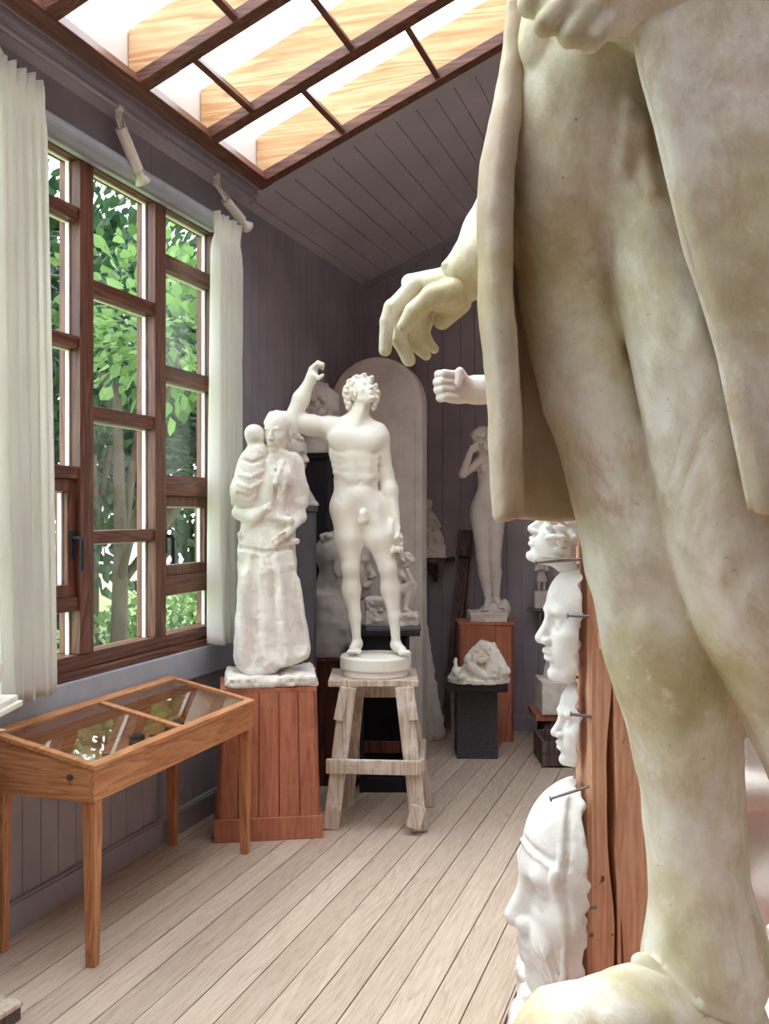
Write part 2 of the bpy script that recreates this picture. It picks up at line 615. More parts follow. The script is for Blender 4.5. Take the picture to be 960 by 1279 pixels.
        me.loops.foreach_set('vertex_index', quads.astype(np.int32).ravel())
        me.polygons.add(len(quads))
        me.polygons.foreach_set('loop_start', (np.arange(len(quads)) * 4).astype(np.int32))
        me.polygons.foreach_set('use_smooth', np.ones(len(quads), bool))
        me.update(calc_edges=True)
        me.validate()
        return me

    def build(s, name, mat, parent, smooth=2):
        return link_mesh(name, s.mesh(name, smooth), mat, parent)

    # ---- a human head; fwd / up are unit vectors, hd the height chin to crown
    def head(s, c, hd, fwd, up, fs=1.0, hair=0, hair_r=.085, seed=1, ears=True, beard=False, moustache=False, neck=None, cap=False, ss=1.0, hair_line=.34, detail=1.0):
        c = np.array(c, float)
        Fv = np.array(fwd, float)
        Fv /= np.linalg.norm(Fv)
        U = np.array(up, float)
        U = U - Fv * (U @ Fv)
        U /= np.linalg.norm(U)
        S = np.cross(U, Fv)
        R = np.array([Fv, S, U])

        def P(f, a, u):
            return c + hd * (f * fs * Fv + a * ss * S + u * U)

        def E(f, a, u, rf, ra, ru, k=.06, sub=False):
            s.el(P(f, a, u), hd * np.array((rf * fs, ra * ss, ru)), k * hd, R, sub)

        def T(p, q, r1, r2=None, k=.04, sub=False):
            s.rc(P(*p), P(*q), r1 * hd, (r1 if r2 is None else r2) * hd, k * hd, sub)
        E(-.07, 0, .17, .43, .335, .33, .02)
        E(.10, 0, -.10, .25, .265, .36, .10)
        for a in (-1, 1):
            T((-.06, a * .22, -.22), (.2, a * .09, -.42), .075, .07, .08)
            E(.19, a * .19, -.09, .09, .075, .075, .09)
        E(.285, 0, -.425, .075, .085, .065, .06)
        E(.25, 0, -.275, .1, .14, .11, .08)
        T((.30, -.15, .085), (.30, .15, .085), .048, .048, .07)
        for a in (-1, 1):
            E(.36, a * .135, .005, .085, .085, .058, .05, True)
            E(.262, a * .132, .0, .06, .07, .055, .02)
            T((.30, a * .075, .035), (.29, a * .19, .03), .016, .014, .02)
            T((.295, a * .08, -.035), (.285, a * .18, -.035), .011, .010, .02)
        T((.31, 0, .06), (.425, 0, -.125), .036, .05, .05)
        for a in (-1, 1):
            E(.385, a * .058, -.15, .05, .035, .035, .03)
            E(.41, a * .03, -.185, .03, .018, .02, .015, True)
        T((.355, -.07, -.247), (.375, 0, -.232), .022, .027, .02)
        T((.355, .07, -.247), (.375, 0, -.232), .022, .027, .02)
        T((.345, -.06, -.298), (.345, .06, -.298), .03, .03, .025)
        T((.39, -.085, -.27), (.39, .085, -.27), .009, .009, .015, True)
        E(.345, 0, -.355, .05, .09, .022, .04, True)
        if ears:
            for a in (-1, 1):
                E(-.05, a * .325, -.02, .085, .03, .125, .02)
                E(-.04, a * .36, -.01, .05, .02, .08, .02, True)
                E(-.03, a * .325, -.13, .035, .025, .035, .02)
        if moustache:
            for a in (-1, 1):
                T((.39, a * .02, -.225), (.33, a * .16, -.29), .04, .025, .02)
        if beard:
            for i in range(26):
                a = random.uniform(-.2, .2)
                f0 = random.uniform(.05, .3)
                T((f0, a, random.uniform(-.42, -.3)), (f0 - .02, a * .8, random.uniform(-.72, -.5)), .06, .03, .03)
        if cap:
            E(-.03, 0, .24, .45, .36, .36, .02)
        if neck:
            T((-.08, 0, -.28), neck[0], neck[1], neck[2], .08)
        r = random.Random(seed)
        n = 0
        while n < hair:
            v = np.array([r.gauss(0, 1) for _ in range(3)])
            v /= np.linalg.norm(v)
            f, a, u = v
            if f > .05 and u < hair_line + .5 * (f - .3):
                continue
            if u < -.62 or (u < -.2 and f > -.1):
                continue
            q = hair_r * r.uniform(.75, 1.25)
            E(-.07 + f * .43, a * .345, .17 + u * .36, q, q, q, .018)
            n += 1
        return s


class Fig:
    """a camera-facing local frame for one sculpture: px(...) gives local metres"""
    def __init__(s, px, py, d):
        s.d = d
        s.o = at(px, py, d)
        s.ox = (px - 480) / F * d
        s.oz = -(py - HOR) / F * d
        s.u = d / F

    def p(s, px, py, dy=0.0):
        """dy in pixels of depth at this distance, minus = nearer"""
        y = dy * s.u
        dd = s.d + y
        return np.array(((px - 480) / F * dd - s.ox, y, -(py - HOR) / F * dd - s.oz))

    def root(s, name, label, cat, group=None):
        return thing(name, label, cat, s.o, TH, group)


def box_part(name, lo, hi, mat, parent, bevel=.004):
    return MB().box(lo, hi).build(name, mat, parent, bevel=bevel)


# ================================================================== THE ROOM
XW, YF, XR, YB = -2.6, 7.56, 3.4, -2.2
SL, Z0 = 0.43, 3.47


def zc(x):
    return Z0 + SL * (x - XW)


def grooved(length, seed, w=(.10, .145), gap=.006, depth=.008):
    """1-D profile of boards: list of (pos, depth)"""
    r = random.Random(seed)
    out, p = [], 0.0
    while p < length:
        q = min(p + r.uniform(*w), length)
        out += [(p, -depth), (p + gap * .3, 0), (q - gap * .7, 0), (q - gap * .3, -depth)]
        p = q
    return out


def boarded(name, o, ax, up, nrm, length, h0, h1, mat, seed, w=(.10, .145), gap=.006, depth=.008, thick=.05):
    """vertical boards along ax from o; h0/h1 give bottom/top at each end; one mesh"""
    o, ax, up, nrm = Vector(o), Vector(ax), Vector(up), Vector(nrm)
    m = MB()
    prof = grooved(length, seed, w, gap, depth)
    lerp = lambda ab, t: ab[0] + (ab[1] - ab[0]) * t
    fr = []
    for p, d in prof:
        t = p / length
        fr.append((o + ax * p + up * lerp(h0, t) + nrm * d, o + ax * p + up * lerp(h1, t) + nrm * d))
    v = [q for a in fr for q in a]
    f = [(2 * i, 2 * i + 2, 2 * i + 3, 2 * i + 1) for i in range(len(fr) - 1)]
    m.add(v, f)
    # solid backing slab
    a0 = o + up * h0[0] - nrm * (depth + .001)
    a1 = o + ax * length + up * h0[1] - nrm * (depth + .001)
    b1 = o + ax * length + up * h1[1] - nrm * (depth + .001)
    b0 = o + up * h1[0] - nrm * (depth + .001)
    m.hexa([a0, a1, a1 - nrm * thick, a0 - nrm * thick, b0, b1, b1 - nrm * thick, b0 - nrm * thick])
    ob = m.build(name, mat)
    return structure(ob)


# floor: boards along Y with open gaps
fl = MB()
nb = int((XR - XW + .2) / .126) + 1
for i in range(nb):
    x0 = math.floor((XW - .1) / .126) * .126 + i * .126
    g = .0016 if i % 3 else .0032
    fl.box((x0 + g, YB - .1, -.03), (x0 + .126 - g, YF + .1, 0.0))
fl.box((XW - .1, YB - .1, -.06), (XR + .1, YF + .1, -.031))
floor = structure(fl.build('floor', W_FLOOR, bevel=.001))
floor.data.materials.append(GAP)
for p in floor.data.polygons[-6:]:
    p.material_index = 1

# left wall: boards under the window, beside it and above it
WY0, WY1, WZ0, WZ1 = 1.0, 5.06, .93, 3.25      # window opening
wl = boarded('wall_left', (XW, YB, 0), (0, 1, 0), (0, 0, 1), (1, 0, 0), YF - YB, (0, 0), (WZ0, WZ0), PAINT, 3)
o2 = boarded('wall_left_end', (XW, WY1, 0), (0, 1, 0), (0, 0, 1), (1, 0, 0), YF - WY1 + .1, (WZ0, WZ0), (Z0 + .06, Z0 + .06), PAINT_D, 4)
o3 = boarded('wall_left_top', (XW, WY0, 0), (0, 1, 0), (0, 0, 1), (1, 0, 0), WY1 - WY0, (WZ1, WZ1), (Z0 + .06, Z0 + .06), PAINT_D, 5, w=(.9, 1.2))
o4 = boarded('wall_left_near', (XW, YB, 0), (0, 1, 0), (0, 0, 1), (1, 0, 0), WY0 - YB, (WZ0, WZ0), (Z0 + .06, Z0 + .06), PAINT_D, 6)
wb = boarded('wall_back', (XW - .05, YF, 0), (1, 0, 0), (0, 0, 1), (0, -1, 0), XR - XW + .1, (0, 0), (zc(XW) + .05, zc(XR) + .08), PAINT_D, 8)
wr = MB().box((XR, YB, 0), (XR + .1, YF, zc(XR))).build('wall_right', PALEWALL)
structure(wr)
wn = MB().hexa([(XW, YB - .1, 0), (XR, YB - .1, 0), (XR, YB, 0), (XW, YB, 0),
                (XW, YB - .1, zc(XW)), (XR, YB - .1, zc(XR)), (XR, YB, zc(XR)), (XW, YB, zc(XW))]).build('wall_front', PALEWALL)
structure(wn)
structure(MB().box((XW, YB, 0), (XW + .028, YF, .115)).box((XW, YB, .115), (XW + .02, YF, .125)).build('baseboard_left', PAINT, bevel=.003))
structure(MB().box((XW + .03, YF - .024, 0), (XR, YF, .11)).build('baseboard_back', PAINT_D, bevel=.003))
structure(MB().box((XW - .02, YB, .775), (XW + .03, WY1 + .25, WZ0)).build('trim_1', PAINT_B, bevel=.006))

# sloped ceiling with an opening for the roof light
SX0, SX1, SY1, SY0 = -2.43, 1.9, 5.20, -.12
cs = math.sqrt(1 + SL * SL)


def ceil_slab(name, x0, x1, y0, y1, mat, seed, w=(.115, .15)):
    """boards run along Y; the profile runs up the slope"""
    o = Vector((x0, y0, zc(x0)))
    ax = Vector((1 / cs, 0, SL / cs))
    nrm = Vector((SL / cs, 0, -1 / cs))
    return boarded(name, o, ax, Vector((0, 1, 0)), nrm, (x1 - x0) * cs, (0, 0), (y1 - y0, y1 - y0), mat, seed, w, gap=.007)


ceil_slab('ceiling', XW - .05, XR + .1, SY1 + .09, YF + .08, PAINT_C, 21)
ceil_slab('ceiling_strip', XW - .05, SX0 - .03, YB, SY1 + .09, PAINT_C, 22, w=(.3, .3))
ceil_slab('ceiling_high', SX1, XR, YB, SY1 + .09, PAINT_C, 23)
ceil_slab('ceiling_near', SX0 - .03, SX1, YB, SY0, PAINT_C, 24)
structure(MB().beam((SX0 - .06, YB, zc(SX0 - .06) - .012), (SX0 - .06, SY1 + .1, zc(SX0 - .06) - .012), .05, .03).build('trim_2', PAINT_D, bevel=.003))
structure(MB().beam((SX0 - .05, SY1 + .13, zc(SX0 - .05) - .012), (SX1, SY1 + .13, zc(SX1) - .012), .11, .02).build('trim_3', PAINT_C, bevel=.003))
structure(MB().beam((XW + .02, YF - .015, zc(XW + .02) - .02), (XR, YF - .015, zc(XR) - .02), .03, .04).build('trim_4', PAINT_D))

# ------------------------------------------------------------------ roof light
sky = thing('window_2', 'long sloping roof light with brown glazing frames and pine rafters above them', 'skylight', (0, 0, 0))
structure(sky)


def bar_x(name, y, x0, x1, w, t, mat, dz=0.0, parent=sky):
    return MB().beam((x0, y, zc(x0) + dz), (x1, y, zc(x1) + dz), w, t).build(name, mat, parent, bevel=.004)


def bar_y(name, x, y0, y1, w, t, mat, dz=0.0, parent=sky):
    return MB().beam((x, y0, zc(x) + dz), (x, y1, zc(x) + dz), w, t, up=(-SL, 0, 1)).build(name, mat, parent, bevel=.004)


bar_y('frame_rail', SX0 + .02, SY0, SY1 + .08, .075, .06, W_BROWNH)
bar_x('frame_rail', SY1 + .035, SX0, SX1, .075, .06, W_BROWNX)
ys = [SY1 + .035 - .665 * i for i in range(9)]
for i, y in enumerate(ys[1:]):
    bar_x('slope_bar', y, SX0, SX1, .085, .055, W_BROWNX)
for i, y in enumerate(ys):
    H_ = .25
    r = MB().hexa([(SX0, y - .03, zc(SX0) + .03), (SX1, y - .03, zc(SX1) + .03), (SX1, y + .03, zc(SX1) + .03), (SX0, y + .03, zc(SX0) + .03),
                   (SX0, y - .03, zc(SX0) + H_), (SX1, y - .03, zc(SX1) + H_), (SX1, y + .03, zc(SX1) + H_), (SX0, y + .03, zc(SX0) + H_)])
    r.build('rafter', W_PINE, sky, bevel=.003)
for i in range(8):
    y1, y0 = ys[i] - .0425, ys[i + 1] + .0425
    xs = [-1.91, -1.37, -.83, -.29, .25, .79, 1.33] if i % 2 == 0 else [-2.15, -1.62, -1.08, -.54, 0, .54, 1.08, 1.62]
    for x in xs:
        bar_y('glazing_bar', x, y0, y1, .03, .045, W_BROWNH)
MB().beam((SX0 - .02, SY0, zc(SX0) + .13), (SX0 - .02, SY1 + .06, zc(SX0) + .13), .03, .25).build('curb_board', ALU, sky)
MB().hexa([(SX0 - .04, SY0, zc(SX0) + .255), (SX1, SY0, zc(SX1) + .255), (SX1, SY1 + .07, zc(SX1) + .255), (SX0 - .04, SY1 + .07, zc(SX0) + .255),
           (SX0 - .04, SY0, zc(SX0) + .261), (SX1, SY0, zc(SX1) + .261), (SX1, SY1 + .07, zc(SX1) + .261), (SX0 - .04, SY1 + .07, zc(SX0) + .261)]).build('pane', GLASS_R, sky)

# ------------------------------------------------------------------ window wall
win = thing('window_1', 'tall brown wooden window of staggered panes looking onto green trees', 'window', (0, 0, 0))
structure(win)
XF, XG = -2.612, -2.66       # front of the frame, glass plane
box_part('sill', (XG - .06, WY0, .93), (XF + .03, WY1, .965), W_BROWNH, win)
box_part('frame_rail', (XG - .05, WY0, .965), (XF, WY1, 1.03), W_BROWNH, win)
box_part('frame_rail', (XG - .05, WY0, 3.20), (XF, WY1, 3.28), W_BROWNH, win)
box_part('frame_post', (XG - .05, 5.015, 1.03), (XF, WY1 + .02, 3.20), W_BROWN, win)
box_part('frame_post', (XG - .05, WY0, 1.03), (XF, WY0 + .08, 3.20), W_BROWN, win)
cols = [(1.08, 1.62), (1.72, 2.26), (2.36, 3.10), (3.20, 3.765), (3.865, 4.395), (4.495, 5.015)]
for a, b in zip(cols[:-1], cols[1:]):
    box_part('mullion', (XG - .05, a[1], 1.03), (XF + .012, b[0], 3.20), W_BROWN, win)
rails = {3: [(1.225, 1.285), (1.80, 1.855), (2.37, 2.425), (2.93, 2.99)],
         4: [(1.513, 1.571), (2.068, 2.132), (2.634, 2.70)],
         5: [(1.228, 1.327), (1.74, 1.846), (2.325, 2.406), (2.895, 2.973)],
         2: [(1.513, 1.571), (2.068, 2.132), (2.634, 2.70)],
         1: [(1.228, 1.327), (1.74, 1.846), (2.325, 2.406), (2.895, 2.973)],
         0: [(1.513, 1.571), (2.068, 2.132), (2.634, 2.70)]}
for ci, (y0, y1) in enumerate(cols):
    zs = [1.03] + [z for r in rails[ci] for z in r] + [3.20]
    for z0, z1 in rails[ci]:
        box_part('transom', (XG - .04, y0, z0), (XF, y1, z1), W_BROWNH, win)
    for k in range(0, len(zs), 2):
        z0, z1 = zs[k], zs[k + 1]
        cas = ci in (3, 5, 1) and abs(z0 - (1.285 if ci == 3 else 1.327)) < .01
        if cas:                                        # opening light with its own sash and handle
            e = .055
            fr = MB()
            fr.box((XG - .03, y0, z0), (XF - .015, y0 + e, z1)).box((XG - .03, y1 - e, z0), (XF - .015, y1, z1))
            fr.box((XG - .03, y0 + e, z0), (XF - .015, y1 - e, z0 + e)).box((XG - .03, y0 + e, z1 - e), (XF - .015, y1 - e, z1))
            sash = fr.build('casement', W_BROWN, win, bevel=.004)
            hy = y1 - e / 2 if ci == 3 else y0 + e / 2
            hz = (z0 + z1) / 2 - .03
            MB().box((XF - .015, hy - .014, hz - .06), (XF - .005, hy + .014, hz + .06)).tube(
                [(XF - .006, hy, hz + .03), (XF + .03, hy, hz + .03), (XF + .036, hy, hz + .02), (XF + .036, hy, hz - .11)], .009).build('handle', BLACKPED, sash, smooth=False)
            a0, a1, b0, b1 = y0 + e, y1 - e, z0 + e, z1 - e
        else:
            a0, a1, b0, b1 = y0, y1, z0, z1
        pn = box_part('pane', (XG - .003, a0, b0), (XG + .003, a1, b1), GLASS, win, bevel=0)
        g = MB()
        g.box((XG - .012, a1 - .010, b0), (XG + .006, a1, b1)).box((XG - .012, a0, b1 - .008), (XG + .006, a1 - .010, b1))
        g.build('gasket', ALU, win)

# curtain rail
tag(MB().tube([(XW + .03, YB + .3, 3.255), (XW + .03, 4.97, 3.255)], .042, 20).box((XW, YB + .3, 3.20), (XW + .03, 4.97, 3.30)).build('curtain_rail', PAINT_B, smooth=False),
    'long grey rounded curtain rail above the tall brown window', 'curtain rail')


def curtain(y0, y1, z0, z1, x, pleats, seed, label, top_y=None):
    r = random.Random(seed)
    ph = [r.uniform(-.6, .6) for _ in range(40)]
    t0, t1 = top_y or (y0, y1)
    n, rows = pleats * 18, 60
    grid = []
    for j in range(rows + 1):
        v = j / rows                                   # 0 bottom, 1 top
        z = z0 + (z1 - z0) * v
        head = max(0, (v - .945) / .055)
        pinch = math.exp(-((v - .955) / .02) ** 2)
        ya, yb = y0 + (t0 - y0) * v, y1 + (t1 - y1) * v
        row = []
        for i in range(n + 1):
            u = i / n
            a = u * pleats * 2 * math.pi
            k = int(u * pleats)
            am = .05 * (1 - .45 * v) * (1 + .35 * ph[k % 40]) * (1 - .5 * pinch)
            w = math.sin(a + .5 * ph[(k + 3) % 40] * (1 - v)) + .35 * math.sin(2 * a + 1 + 2 * v)
            if head > 0:
                w = w * (1 - head) + head * (1.0 if math.sin(a) > .2 else -.4)
            row.append((x + am * w + .02 * pinch * 0, ya + (yb - ya) * u + .01 * math.cos(a) * (1 - pinch), z + .006 * math.sin(a * .5)))
        grid.append(row)
    m = MB().loft(grid, caps=False, closed=False)
    o = m.build('curtain', CLOTH, smooth=True)
    sd = o.modifiers.new('cloth', 'SOLIDIFY')
    sd.thickness = .004
    tag(o, label, 'curtain', None)
    return o


curtain(3.05, 3.42, .935, 3.345, -2.485, 6, 3, 'long white pleated curtain covering the near side of the tall window', (3.03, 3.36))
curtain(4.79, 5.07, .945, 3.255, -2.48, 6, 9, 'long white pleated curtain at the far end of the window behind the woman and child', (4.79, 5.10))

# lamp track and clip-on spotlights
TX = XW + .08
tag(MB().tube([(TX, YB + .2, zc(TX) - .022), (TX, 5.34, zc(TX) - .022)], .014, 14).tube([(TX, 5.34, zc(TX) - .022), (TX, 5.36, zc(TX) - .022)], .02, 14).build('lamp_track', TRACK, smooth=False),
    'thin grey metal lamp track running along the low edge of the ceiling', 'lamp track')


def spotlight(pts, head, label):
    base = Vector((TX, pts[0], zc(TX) - .022))
    t = thing('spotlight', label, 'spotlight', base, 0, 'clip-on spotlights on the track')
    MB().tube([(0, -.02, 0), (0, .02, 0)], .019, 14).box((-.012, -.012, -.06), (.012, .012, -.015)).build('clamp', LAMPW, t, bevel=.002)
    a = Vector((0, 0, -.055))
    b = a + Vector(head[0])
    MB().tube([a + Vector((0, -.014, 0)), b + Vector((0, -.014, 0))], .006).tube([a + Vector((0, .014, 0)), b + Vector((0, .014, 0))], .006).tube([b + Vector((0, -.022, 0)), b + Vector((0, .022, 0))], .012).build('arm', LAMPW, t, smooth=False)
    c = b + Vector(head[1])
    d = (c - b).normalized()
    body = MB().tube([b - d * .03, b - d * .028, c, c + d * .004], [.018, .027, .027, .017], 20).build('housing', LAMPW, t, smooth=False)
    MB().tube([c, c + d * .03, c + d * .045, c + d * .065, c + d * .068], [.017, .018, .028, .038, .025], 20).build('bulb', LAMPW, t, smooth=True)
    MB().tube([(0, .03, -.01), tuple(a + Vector((.02, .02, -.02))), tuple(b + Vector((.02, -.02, .02))), tuple(b - d * .03)], .004, 8).build('cord', LAMPW, t, smooth=True)
    return t


spotlight((3.938,), ((.0, .035, -.05), (.0, .125, -.125)), 'white clip-on spotlight on the track above the window, aimed straight down')
spotlight((4.886,), ((.0, .14, -.055), (.02, .135, -.06)), 'white clip-on spotlight above the far curtain, with a bent arm and looped cord')
spotlight((3.06,), ((.0, .03, -.04), (.0, .06, -.05)), 'white clip-on spotlight cut by the left picture edge above the near curtain')


# ================================================================== FURNITURE AND STANDS
def plank_pedestal(t, w, d, h, mat, taper=0.0, cap=0.0, kick=.0, planks=5, kick_out=.012, gap=.005, over=.0):
    """box stand of vertical boards; local origin = middle of the front face at floor; y goes back"""
    w1 = w - taper
    z0 = kick
    body = MB()
    for side in range(4):
        n = planks if side % 2 == 0 else max(2, round(planks * d / w))
        for i in range(n):
            def pt(u, z, o):
                s = (z / h)
                ww, dd = (w + (w1 - w) * s), d - taper * s * .6
                g = taper * s * .3
                if side == 0:
                    return (-ww / 2 + ww * u, g + o, z)
                if side == 2:
                    return (ww / 2 - ww * u, g + dd - o, z)
                if side == 1:
                    return (ww / 2 - o, g + dd * u, z)
                return (-ww / 2 + o, g + dd - dd * u, z)
            a, b = i / n + gap / w / 2, (i + 1) / n - gap / w / 2
            if i == 0:
                a = 0.0
            if i == n - 1:
                b = 1.0
            q = []
            for z in (z0, h - cap):
                for u, o in ((a, 0), (b, 0), (b, .02), (a, .02)):
                    q.append(pt(u, z, o))
            body.hexa(q)
    # solid core
    s0, s1 = z0 / h, 1
    q = []
    for z in (z0, h - cap - .001):
        s = z / h
        ww, dd, g = (w + (w1 - w) * s) - .03, d - taper * s * .6 - .03, taper * s * .3 + .015
        q += [(-ww / 2, g, z), (ww / 2, g, z), (ww / 2, g + dd, z), (-ww / 2, g + dd, z)]
    body.hexa(q)
    body.build('planks', mat, t, bevel=.0015)
    if kick:
        MB().box((-w / 2 - kick_out, -kick_out, 0), (w / 2 + kick_out, d + kick_out, kick)).build('skirting', mat, t, bevel=.004)
    if cap:
        g = taper * .3
        MB().box((-w1 / 2 - over, g - over, h - cap), (w1 / 2 + over, g + d - taper * .6 + over, h)).build('top', mat, t, bevel=.003)


# red pedestal under the woman and child
A1 = math.atan2(.247, .488)
rp = thing('pedestal', 'red stained plank pedestal under the statue of the woman carrying a child', 'pedestal', (-2.094, 4.632, 0), A1)
plank_pedestal(rp, .525, .42, .765, W_RED, taper=.04, cap=.022, kick=.115, planks=5)

# stool under the youth
SD = 5.43
so = at(466, HOR + CH * F / SD, SD)
so.z = 0
st = thing('modelling_stool', 'worn pale wooden modelling stool under the white standing youth', 'stool', so, TH)
q = lambda px, d, z: ((px - 480) / F * d - (466 - 480) / F * SD, d - SD, z)
ZT = .775
MB().box((-.235, -.19, ZT - .036), (.24, .22, ZT)).build('top', W_GREY, st, bevel=.006)
legs = [((435, 5.27), (413, 5.24)), ((503, 5.27), (524, 5.20)), ((447, 5.62), (432, 5.66)), ((503, 5.62), (533, 5.64))]
for i, ((a, da), (b, db)) in enumerate(legs):
    MB().beam(q(b, db, 0), q(a, da, ZT - .036), .085, .075, up=(0, 1, 0)).build('leg', W_GREY, st, bevel=.007)
zr = .335
MB().beam(q(407, 5.205, zr), q(526, 5.165, zr), .03, .075, up=(0, 0, 1)).build('rail', W_GREY, st, bevel=.006)
MB().beam(q(526, 5.18, zr + .005), q(529, 5.66, zr + .005), .03, .07).build('rail', W_GREY, st, bevel=.006)
MB().beam(q(417, 5.22, zr + .005), q(431, 5.66, zr + .005), .03, .07).build('rail', W_GREY, st, bevel=.006)
MB().beam(q(432, 5.60, .66), q(508, 5.60, .66), .03, .08).build('apron', W_GREY, st, bevel=.006)
for a, b in ((430, 424), (511, 516)):
    MB().beam(q(b - (a < 466) * 2, 5.215, ZT - .205), q(a, 5.235, ZT - .036), .05, .03, up=(0, 1, 0)).build('cleat', W_GREY, st, bevel=.004)
MB().beam(q(515, 5.13, .035), q(523, 5.14, .145), .075, .04, up=(0, 1, 0)).build('block', W_GREY, st, bevel=.004)

# glass-topped display case by the window
dc = thing('display_case', 'low wooden display case with a sloping glass lid under the window', 'display case', (-2.33, 3.79, 0), 0)
X0, X1, Y0, Y1 = -.22, .235, -.675, .665
ZB, ZF = .83, .735            # top at the back / at the front
bt = .605
body = MB()
th = .022
zt = lambda x: ZB + (ZF - ZB) * (x - X0) / (X1 - X0) - .014
ends = []
for (xa, xb, ya, yb) in ((X0, X0 + th, Y0, Y1), (X1 - th, X1, Y0, Y1), (X0 + th, X1 - th, Y0 + .0015, Y0 + th), (X0 + th, X1 - th, Y1 - th, Y1 - .0015)):
    if xa > X0 and xb < X1:
        ends.append(MB())
    (ends[-1] if xa > X0 and xb < X1 else body).hexa([(xa, ya, bt), (xb, ya, bt), (xb, yb, bt), (xa, yb, bt), (xa, ya, zt(xa)), (xb, ya, zt(xb)), (xb, yb, zt(xb)), (xa, yb, zt(xa))])
body.box((X0 + th, Y0 + th, bt), (X1 - th, Y1 - th, bt + .015))
body.build('case_body', W_OAK, dc, bevel=.002)
for e_ in ends:
    e_.build('end_panel', W_OAKEND, dc, bevel=.001)
zl = lambda x: ZB + (ZF - ZB) * (x - X0) / (X1 - X0)


def lid_bar(m, xa, xb, ya, yb):
    m.hexa([(xa, ya, zl(xa) - .013), (xb, ya, zl(xb) - .013), (xb, yb, zl(xb) - .013), (xa, yb, zl(xa) - .013),
            (xa, ya, zl(xa) + .006), (xb, ya, zl(xb) + .006), (xb, yb, zl(xb) + .006), (xa, yb, zl(xa) + .006)])


lid = MB()
lid_bar(lid, X0 - .006, X0 + .04, Y0 - .006, Y1 + .006)
lid_bar(lid, X1 - .03, X1 + .006, Y0 - .006, Y1 + .006)
for ya, yb in ((Y0 - .006, Y0 + .03), (-.02, .018), (Y1 - .03, Y1 + .006)):
    lid_bar(lid, X0 + .04, X1 - .03, ya, yb)
lid.build('lid_frame', W_OAK, dc, bevel=.002)
for ya, yb in ((Y0 + .03, -.02), (.018, Y1 - .03)):
    m = MB()
    xa, xb = X0 + .04, X1 - .03
    m.hexa([(xa, ya, zl(xa) - .004), (xb, ya, zl(xb) - .004), (xb, yb, zl(xb) - .004), (xa, yb, zl(xa) - .004),
            (xa, ya, zl(xa) - .001), (xb, ya, zl(xb) - .001), (xb, yb, zl(xb) - .001), (xa, yb, zl(xa) - .001)])
    m.build('pane', GLASS, dc)
for x in (X0 + .03, X1 - .03):
    for y in (Y0 + .035, Y1 - .035):
        MB().beam((x, y, 0), (x, y, bt + .002), .036, .036, up=(0, 1, 0), w2=.055, t2=.055).build('leg', W_OAKLEG, dc, bevel=.003)
MB().tube([(X1 - .10, Y0 + .002, .69), (X1 - .10, Y0 - .006, .69)], .011, 16).build('lock', METAL, dc)
MB().box((X0 + .0, Y0 - .004, ZB + .006), (X0 + .05, Y0 + .03, ZB + .010)).build('label_card', ALU, dc)

# what lies in the case
cz = bt + .015
lc = lambda x, y, z=0: (dc.location.x + x, dc.location.y + y, cz + z)
ro = thing('wooden_roller', 'pale turned wooden roller lying at the near end of the display case', 'roller', lc(.02, -.47, .0), .5)
MB().tube([(-.09, 0, .047), (-.08, 0, .047), (.07, 0, .047), (.075, 0, .047)], [.03, .046, .046, .03], 24).build('barrel', W_GREY, ro, smooth=False)
MB().tube([(.075, 0, .047), (.13, 0, .047), (.135, 0, .047)], [.014, .014, .008], 12).build('handle', W_OAK, ro)
rr = random.Random(4)
for i in range(9):
    y = -.33 + i * .035 if i < 7 else .18 + (i - 7) * .06
    t = thing('modelling_tool', 'slim dark modelling tool in the row of tools inside the display case', 'tool', lc(.05 + rr.uniform(-.03, .03), y, 0), rr.uniform(-.35, .35), 'modelling tools in the display case')
    L = rr.uniform(.09, .13)
    MB().tube([(-L, 0, .009), (-L * .6, 0, .009), (.02, 0, .009), (.03, 0, .009)], [.005, .009, .008, .005], 10).build('handle', rr.choice([W_DARK, W_OLD]), t, smooth=True)
    MB().hexa([(.03, -.004, .006), (L, -.010, .006), (L, .010, .006), (.03, .004, .006), (.03, -.004, .012), (L, -.010, .010), (L, .010, .010), (.03, .004, .012)]).build('blade', METAL, t)
for i, (x, y, w, h, a, lab) in enumerate(((.08, -.03, .10, .14, .2, 'white paper sheet beside the tools in the middle of the display case'),
                                          (.03, .33, .12, .20, .25, 'long white paper sheet near the far end of the display case'),
                                          (.0, .54, .13, .14, -.2, 'small white paper card in the far corner of the display case'))):
    m = MB().box((-w / 2, -h / 2, 0), (w / 2, h / 2, .002))
    tag(m.build('paper', ALU, None, lc(x, y, .001), a), lab, 'paper')
for i, (x, y, r1, lab) in enumerate(((-.08, .12, .035, 'small dark round tin in the middle of the display case'), (-.06, .42, .045, 'dark round tin near the far end of the display case'))):
    t = thing('tin', lab, 'tin', lc(x, y, 0), 0)
    MB().lathe([(r1, 0), (r1, .03), (r1 * .96, .032)], 24).build('body', GREYPED, t)
    MB().lathe([(r1 * 1.03, .026), (r1 * 1.03, .04), (r1 * .9, .042)], 24).build('lid', W_DARK, t)

# low wooden block at the lower left
lb = thing('wooden_block', 'corner of a low worn wooden block on the floor at the lower left', 'block', (-2.33, 2.62, 0), -.08)
MB().box((-.2, -.3, 0), (.2, .14, .045)).build('body', W_OLD, lb, bevel=.004)
MB().box((-.205, -.305, .045), (.205, .145, .062)).build('top', W_GREY, lb, bevel=.003)

# platform under the colossal statue
pf = thing('platform', 'low reddish wooden platform under the weathered colossal statue', 'platform', (0, 0, 0))
MB().box((-.60, .95, 0), (1.3, 3.62, .02)).build('boards', W_RED, pf, bevel=.003)
MB().box((-.612, .94, 0), (-.60, 3.63, .024)).build('edge_strip', W_REDDARK, pf, bevel=.002)

